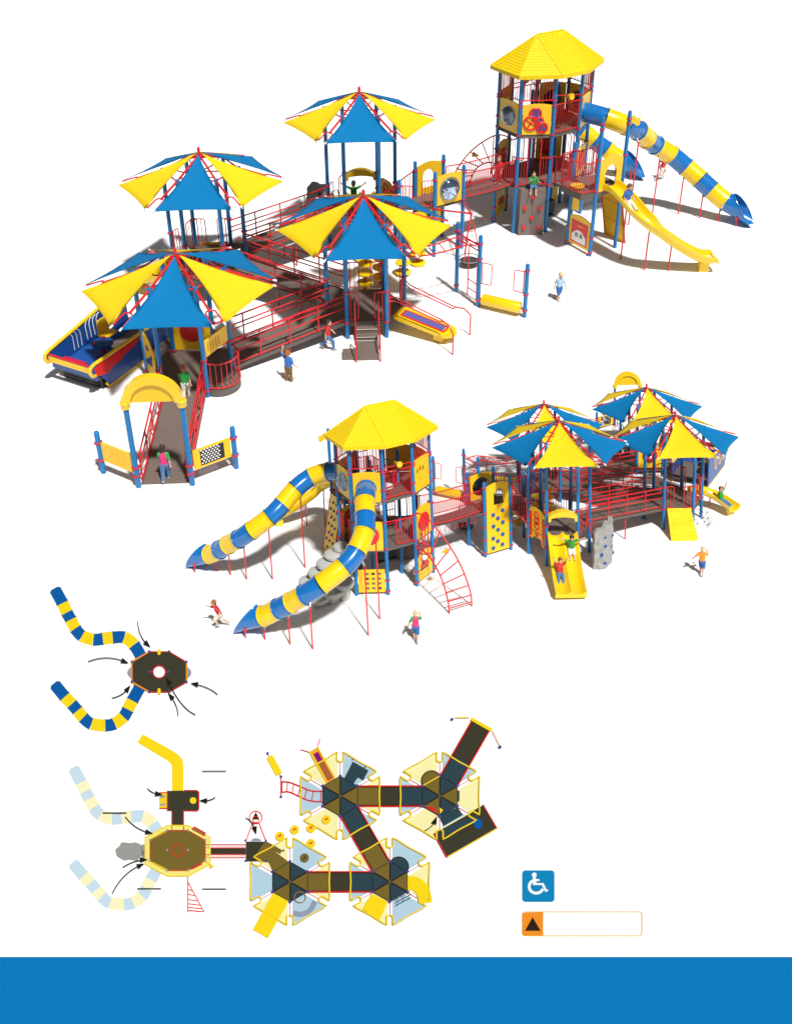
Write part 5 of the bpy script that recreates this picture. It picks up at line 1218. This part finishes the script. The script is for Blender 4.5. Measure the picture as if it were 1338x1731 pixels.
A.new('roller_table_print').poly([rz(*p) for p in[(342,205),(380,182),(462,330),(425,352)]],'ink_amber',6); A.poly([rz(*p) for p in[(360,215),(384,203),(455,328),(430,343)]],'ink_red',7); A.poly([rz(*p) for p in[(364,218),(382,209),(402,245),(384,255)]],'ink_purple',8); A.poly([rz(*p) for p in[(384,255),(402,245),(450,328),(432,338)]],'ink_brown',8); A.line([rz(302,194),rz(340,206)],1,'ink_red',7); A.line([rz(392,143),rz(382,182)],1,'ink_red',7); A.line([rz(342,205),rz(425,352)],1.5,'ink_outline',9); A.line([rz(380,182),rz(462,330)],1.5,'ink_outline',9); A.done()
A.new('steps_print').poly([rz(*p) for p in[(547,252),(621,294),(596,340),(572,326),(545,365),(505,335)]],'ink_slate',8); A.dot(*rz(546,243),1.3,'ink_dot',9); A.dot(*rz(605,278),1.3,'ink_dot',9); A.done()
A.new('barrel_print').poly([rz(*p) for p in[(140,234),(168,217),(215,302),(186,318)]],'ink_yellow',6); A.line([rz(146,212),rz(209,322)],.9,'ink_red',5); A.dot(*rz(146,212),2.3,'ink_dot',7); A.dot(*rz(209,322),2.3,'ink_dot',7); A.dot(*rz(209,417),2.3,'ink_dot',7); A.done()
A.new('ladder_print').line([rz(209,322),rz(209,417)],1.2,'ink_red',6); la=catmull([V((*rz(*p),0)) for p in[(209,345),(250,348),(300,368),(350,388),(405,390)]],5); lb=catmull([V((*rz(*p),0)) for p in[(209,395),(245,393),(290,412),(340,434),(405,440)]],5)
A.line([tuple(p[:2]) for p in la],1.6,'ink_red',6); A.line([tuple(p[:2]) for p in lb],1.6,'ink_red',6)
for i in range(1,len(la),3): A.line([tuple(la[i][:2]),tuple(lb[i][:2])],1.1,'ink_red',6)
A.done()
A.new('double_slide_print').poly([rz(*p) for p in[(172,872),(245,912),(148,1086),(77,1045)]],'ink_yellow',8).done()
A.new('rock_climber_print').line([tuple(p[:2]) for p in catmull([V((*rz(*p),0)) for p in[(268,967),(305,972),(345,955),(370,912)]],5)],6,'ink_shade',8); A.circ(*rz(298,893),9.4,1.2,'ink_brown',8); A.done()
A.new('rock_ramp_print').poly([rz(*p) for p in[(636,875),(712,915),(672,1002),(655,990),(630,978),(612,962),(592,950)]],'ink_yellow',8).done()
cs=catmull([V((*rz(*p),0)) for p in[(805,825),(840,828),(868,850),(884,885),(890,920)]],5); Lf=[];Rt=[]
for i,p in enumerate(cs):
    t=(cs[min(i+1,len(cs)-1)]-cs[max(i-1,0)]).normalized(); n=V((-t.y,t.x,0)); Lf.append(tuple((p+n*11.5)[:2])); Rt.append(tuple((p-n*11.5)[:2]))
A.new('curved_slide_print').poly(Lf+Rt[::-1],'ink_yellow',8).done()
A.new('net_print')
for r in range(5):
    for k in range(3):
        x0=745+k*26-r*0+(8 if r%2 else 0); y0=918-k*14+r*7-10; A.line([rz(x0,y0),rz(x0+18,y0-10)],.9,'ink_slate',8)
A.done()
for cx,cy,th,m in((917,342,-120,'ink_olive'),(763,749,-60,'ink_slate')):
    H_=[rz(cx+47*math.cos(math.radians(th-90)+PI*i/14),cy+47*math.sin(math.radians(th-90)+PI*i/14)) for i in range(15)]
    A.new('balcony_print').poly(H_,m,6); A.line(H_,1,'ink_black',8)
    if m=='ink_olive': A.line([rz(878,366),rz(955,322)],1.5,'ink_outline',9)
    A.done()
A.new('rocking_deck_print').poly([rz(*p) for p in[(928,590),(1160,455),(1226,568),(990,704)]],'ink_dark',6); A.poly([rz(*p) for p in[(955,510),(1040,465),(1065,503),(975,555)]],'ink_slate',7); A.poly([rz(*p) for p in[(958,610),(962,575),(1130,500),(1140,525),(1120,540)]],'ink_slate',7)
A.line([rz(990,704),rz(1226,568)],1.5,'ink_outline',8); A.line([rz(1160,455),rz(1226,568)],1.4,'ink_red',8); A.line([rz(928,590),rz(990,704)],1.4,'ink_red',8); A.line([rz(928,590),rz(1110,488)],1.2,'ink_cream',8); A.poly([(rz(1137,548)[0]+6.5*math.cos(a)-3*math.sin(a),rz(1137,548)[1]+7.5*math.sin(a)+4*math.cos(a)) for a in[2*PI*i/16 for i in range(16)]],'ink_blue',9)
A.poly([rz(*p) for p in[(892,462),(925,468),(942,485),(945,498),(905,478)]],'ink_red',9); A.poly([rz(*p) for p in[(955,470),(972,482),(958,500)]],'ink_yellow',9); A.line([rz(1044,390),rz(1044,440)],2.6,'ink_slate',9); A.done()
for a,b,c in((lz(578,423),lz(595,455),lz(672,466)),(lz(992,478),lz(965,505),lz(893,501)),(lz(442,598),lz(500,680),lz(612,704)),(lz(426,910),lz(500,860),lz(580,863)),(lz(362,1070),lz(430,930),lz(560,887)),(rz(43,523),rz(80,535),rz(94,602)),(rz(885,584),rz(925,570),rz(944,517))): arrow(A,a,b,c,13)
for (x0,x1,y) in((912,1058,319),(304,450,575),(514,661,1040),(912,1058,1042)): A.new('rule_line').line([lz(x0,y),lz(x1,y)],1.1,'ink_black',13).done()
# ---- accessibility sign
A=Art('accessibility_sign','square blue sign with a white wheelchair symbol','sign',(909,1498))
vz=lambda x,y:(840+x/2.687,1440+y/2.687)
A.new('sign_board').poly([vz(x,y) for x,y in rrect(113,86,260,230,15)],'ink_sign',1).done()
A.new('wheelchair_symbol').dot(*vz(168,108),4.1,'ink_white',2,20)
A.poly([vz(*p) for p in[(161,116),(175,116),(176,128),(192,128),(192,137),(177,137),(178,146),(210,146),(225,177),(231,174),(231,182),(218,187),(202,155),(162,155)]],'ink_white',3)
W_=[vz(177+32*math.cos(a),161+30*math.sin(a)) for a in[math.radians(q) for q in range(20,262,11)]]
A.line(W_,3.4,'ink_white',2).done()
# ---- orange triangle box
A=Art('warning_box','empty rounded box with an orange end holding a black triangle','sign',(983,1563))
A.new('box_frame').line([vz(x,y) for x,y in rrect(114,276,657,385,12)],1.0,'ink_amber',2,True).done()
A.new('orange_tile').poly([vz(x,y) for x,y in [(209,277),(209,384)]+arc((126,372),11,PI/2,PI,4)+arc((126,289),11,PI,1.5*PI,4)],'ink_orange',1).done()
A.new('triangle_symbol').poly([vz(161,300),vz(197,362),vz(126,362)],'ink_tri',2).done()
# ---- wide blue band
A=Art('blue_band','plain wide blue band painted across the whole near edge','floor marking',(669,1675))
A.new('band_paint').poly([(-700,1618.5),(2000,1618.5),(2000,2050),(-700,2050)],'ink_band',1).done()
bp=[c for c in A.e.children][0]
# ================================================================== floor: a level part and a gently rising near part
def on1(x,y): r=FW+RT*((x-CX)/FPX)-UP*((y-CY)/FPX); s=-CAM.z/r.z; return CAM+r*s
nh=N2; dd=N2.dot(T2); p0=V((N2.x,N2.y,0)); p0=p0*(dd/p0.length_squared); dr=V((-N2.y,N2.x,0)).normalized()
def crease(x):                      # image height of the line where the two floor parts meet
    best=None; P=[]
    for q in(-30,30):
        w=p0+dr*q-CAM; P.append((CX+FPX*w.dot(RT)/w.dot(FW),CY-FPX*w.dot(UP)/w.dot(FW)))
    return P[0][1]+(P[1][1]-P[0][1])*(x-P[0][0])/(P[1][0]-P[0][0])
BD=[(x,max(crease(x),y)) for x,y in((-1800,0),(-600,0),(60,0),(130,845),(360,845),(430,812),(500,0),(800,0),(1338,0),(2000,0),(3000,0))]
m=MB(); n=len(BD); far=[on1(x*1.25-150,-250) for x,_ in BD]; p1=[on1(*p) for p in BD]; p2=[pg(*p) for p in BD]; near=[pg(x*1.0,2300) for x,_ in BD]
m.add(far+p1,[(i,n+i,n+i+1,i+1) for i in range(n-1)],'floor_white'); m.add(p1+p2,[(i,n+i,n+i+1,i+1) for i in range(n-1)],'floor_white'); m.add(p2+near,[(i,n+i,n+i+1,i+1) for i in range(n-1)],'floor_white')
structure('floor',m)
# ================================================================== camera and light
cd=D.cameras.new('camera'); co=D.objects.new('camera',cd); COL.objects.link(co); SC.camera=co
co.matrix_world=Matrix((( RT.x,UP.x,-FW.x,CAM.x),(RT.y,UP.y,-FW.y,CAM.y),(RT.z,UP.z,-FW.z,CAM.z),(0,0,0,1)))
cd.sensor_fit='HORIZONTAL'; cd.sensor_width=36; cd.lens=FPX*36/1338; cd.shift_x=(669-CX)/1338; cd.shift_y=(CY-865.5)/1338; cd.clip_start=.1; cd.clip_end=1000
SEL,SAZ=math.radians(64),math.radians(-93)
dl=V((math.cos(SAZ)*math.cos(SEL),math.sin(SAZ)*math.cos(SEL),-math.sin(SEL)))
ld=D.lights.new('sun','SUN'); ld.energy=5.0; ld.angle=math.radians(3.5); ld.color=(1,.98,.955); lo=D.objects.new('sun',ld); COL.objects.link(lo); lo.rotation_euler=dl.to_track_quat('-Z','Y').to_euler(); lo.location=(10,20,30)
w=D.worlds.new('World'); SC.world=w; w.use_nodes=True; N=w.node_tree.nodes; bg=N['Background']
sk=N.new('ShaderNodeTexSky'); sk.sky_type='NISHITA'; sk.sun_disc=False; sk.sun_elevation=SEL; sk.sun_rotation=math.atan2(-dl.x,-dl.y)
hs=N.new('ShaderNodeHueSaturation'); hs.inputs['Saturation'].default_value=.35; hs.inputs['Value'].default_value=.75
w.node_tree.links.new(sk.outputs['Color'],hs.inputs['Color']); w.node_tree.links.new(hs.outputs['Color'],bg.inputs['Color']); bg.inputs['Strength'].default_value=.05
SC.view_settings.view_transform='Standard'; SC.view_settings.look='None'; SC.view_settings.exposure=-.06; SC.view_settings.gamma=1
SC.view_settings.use_curve_mapping=False
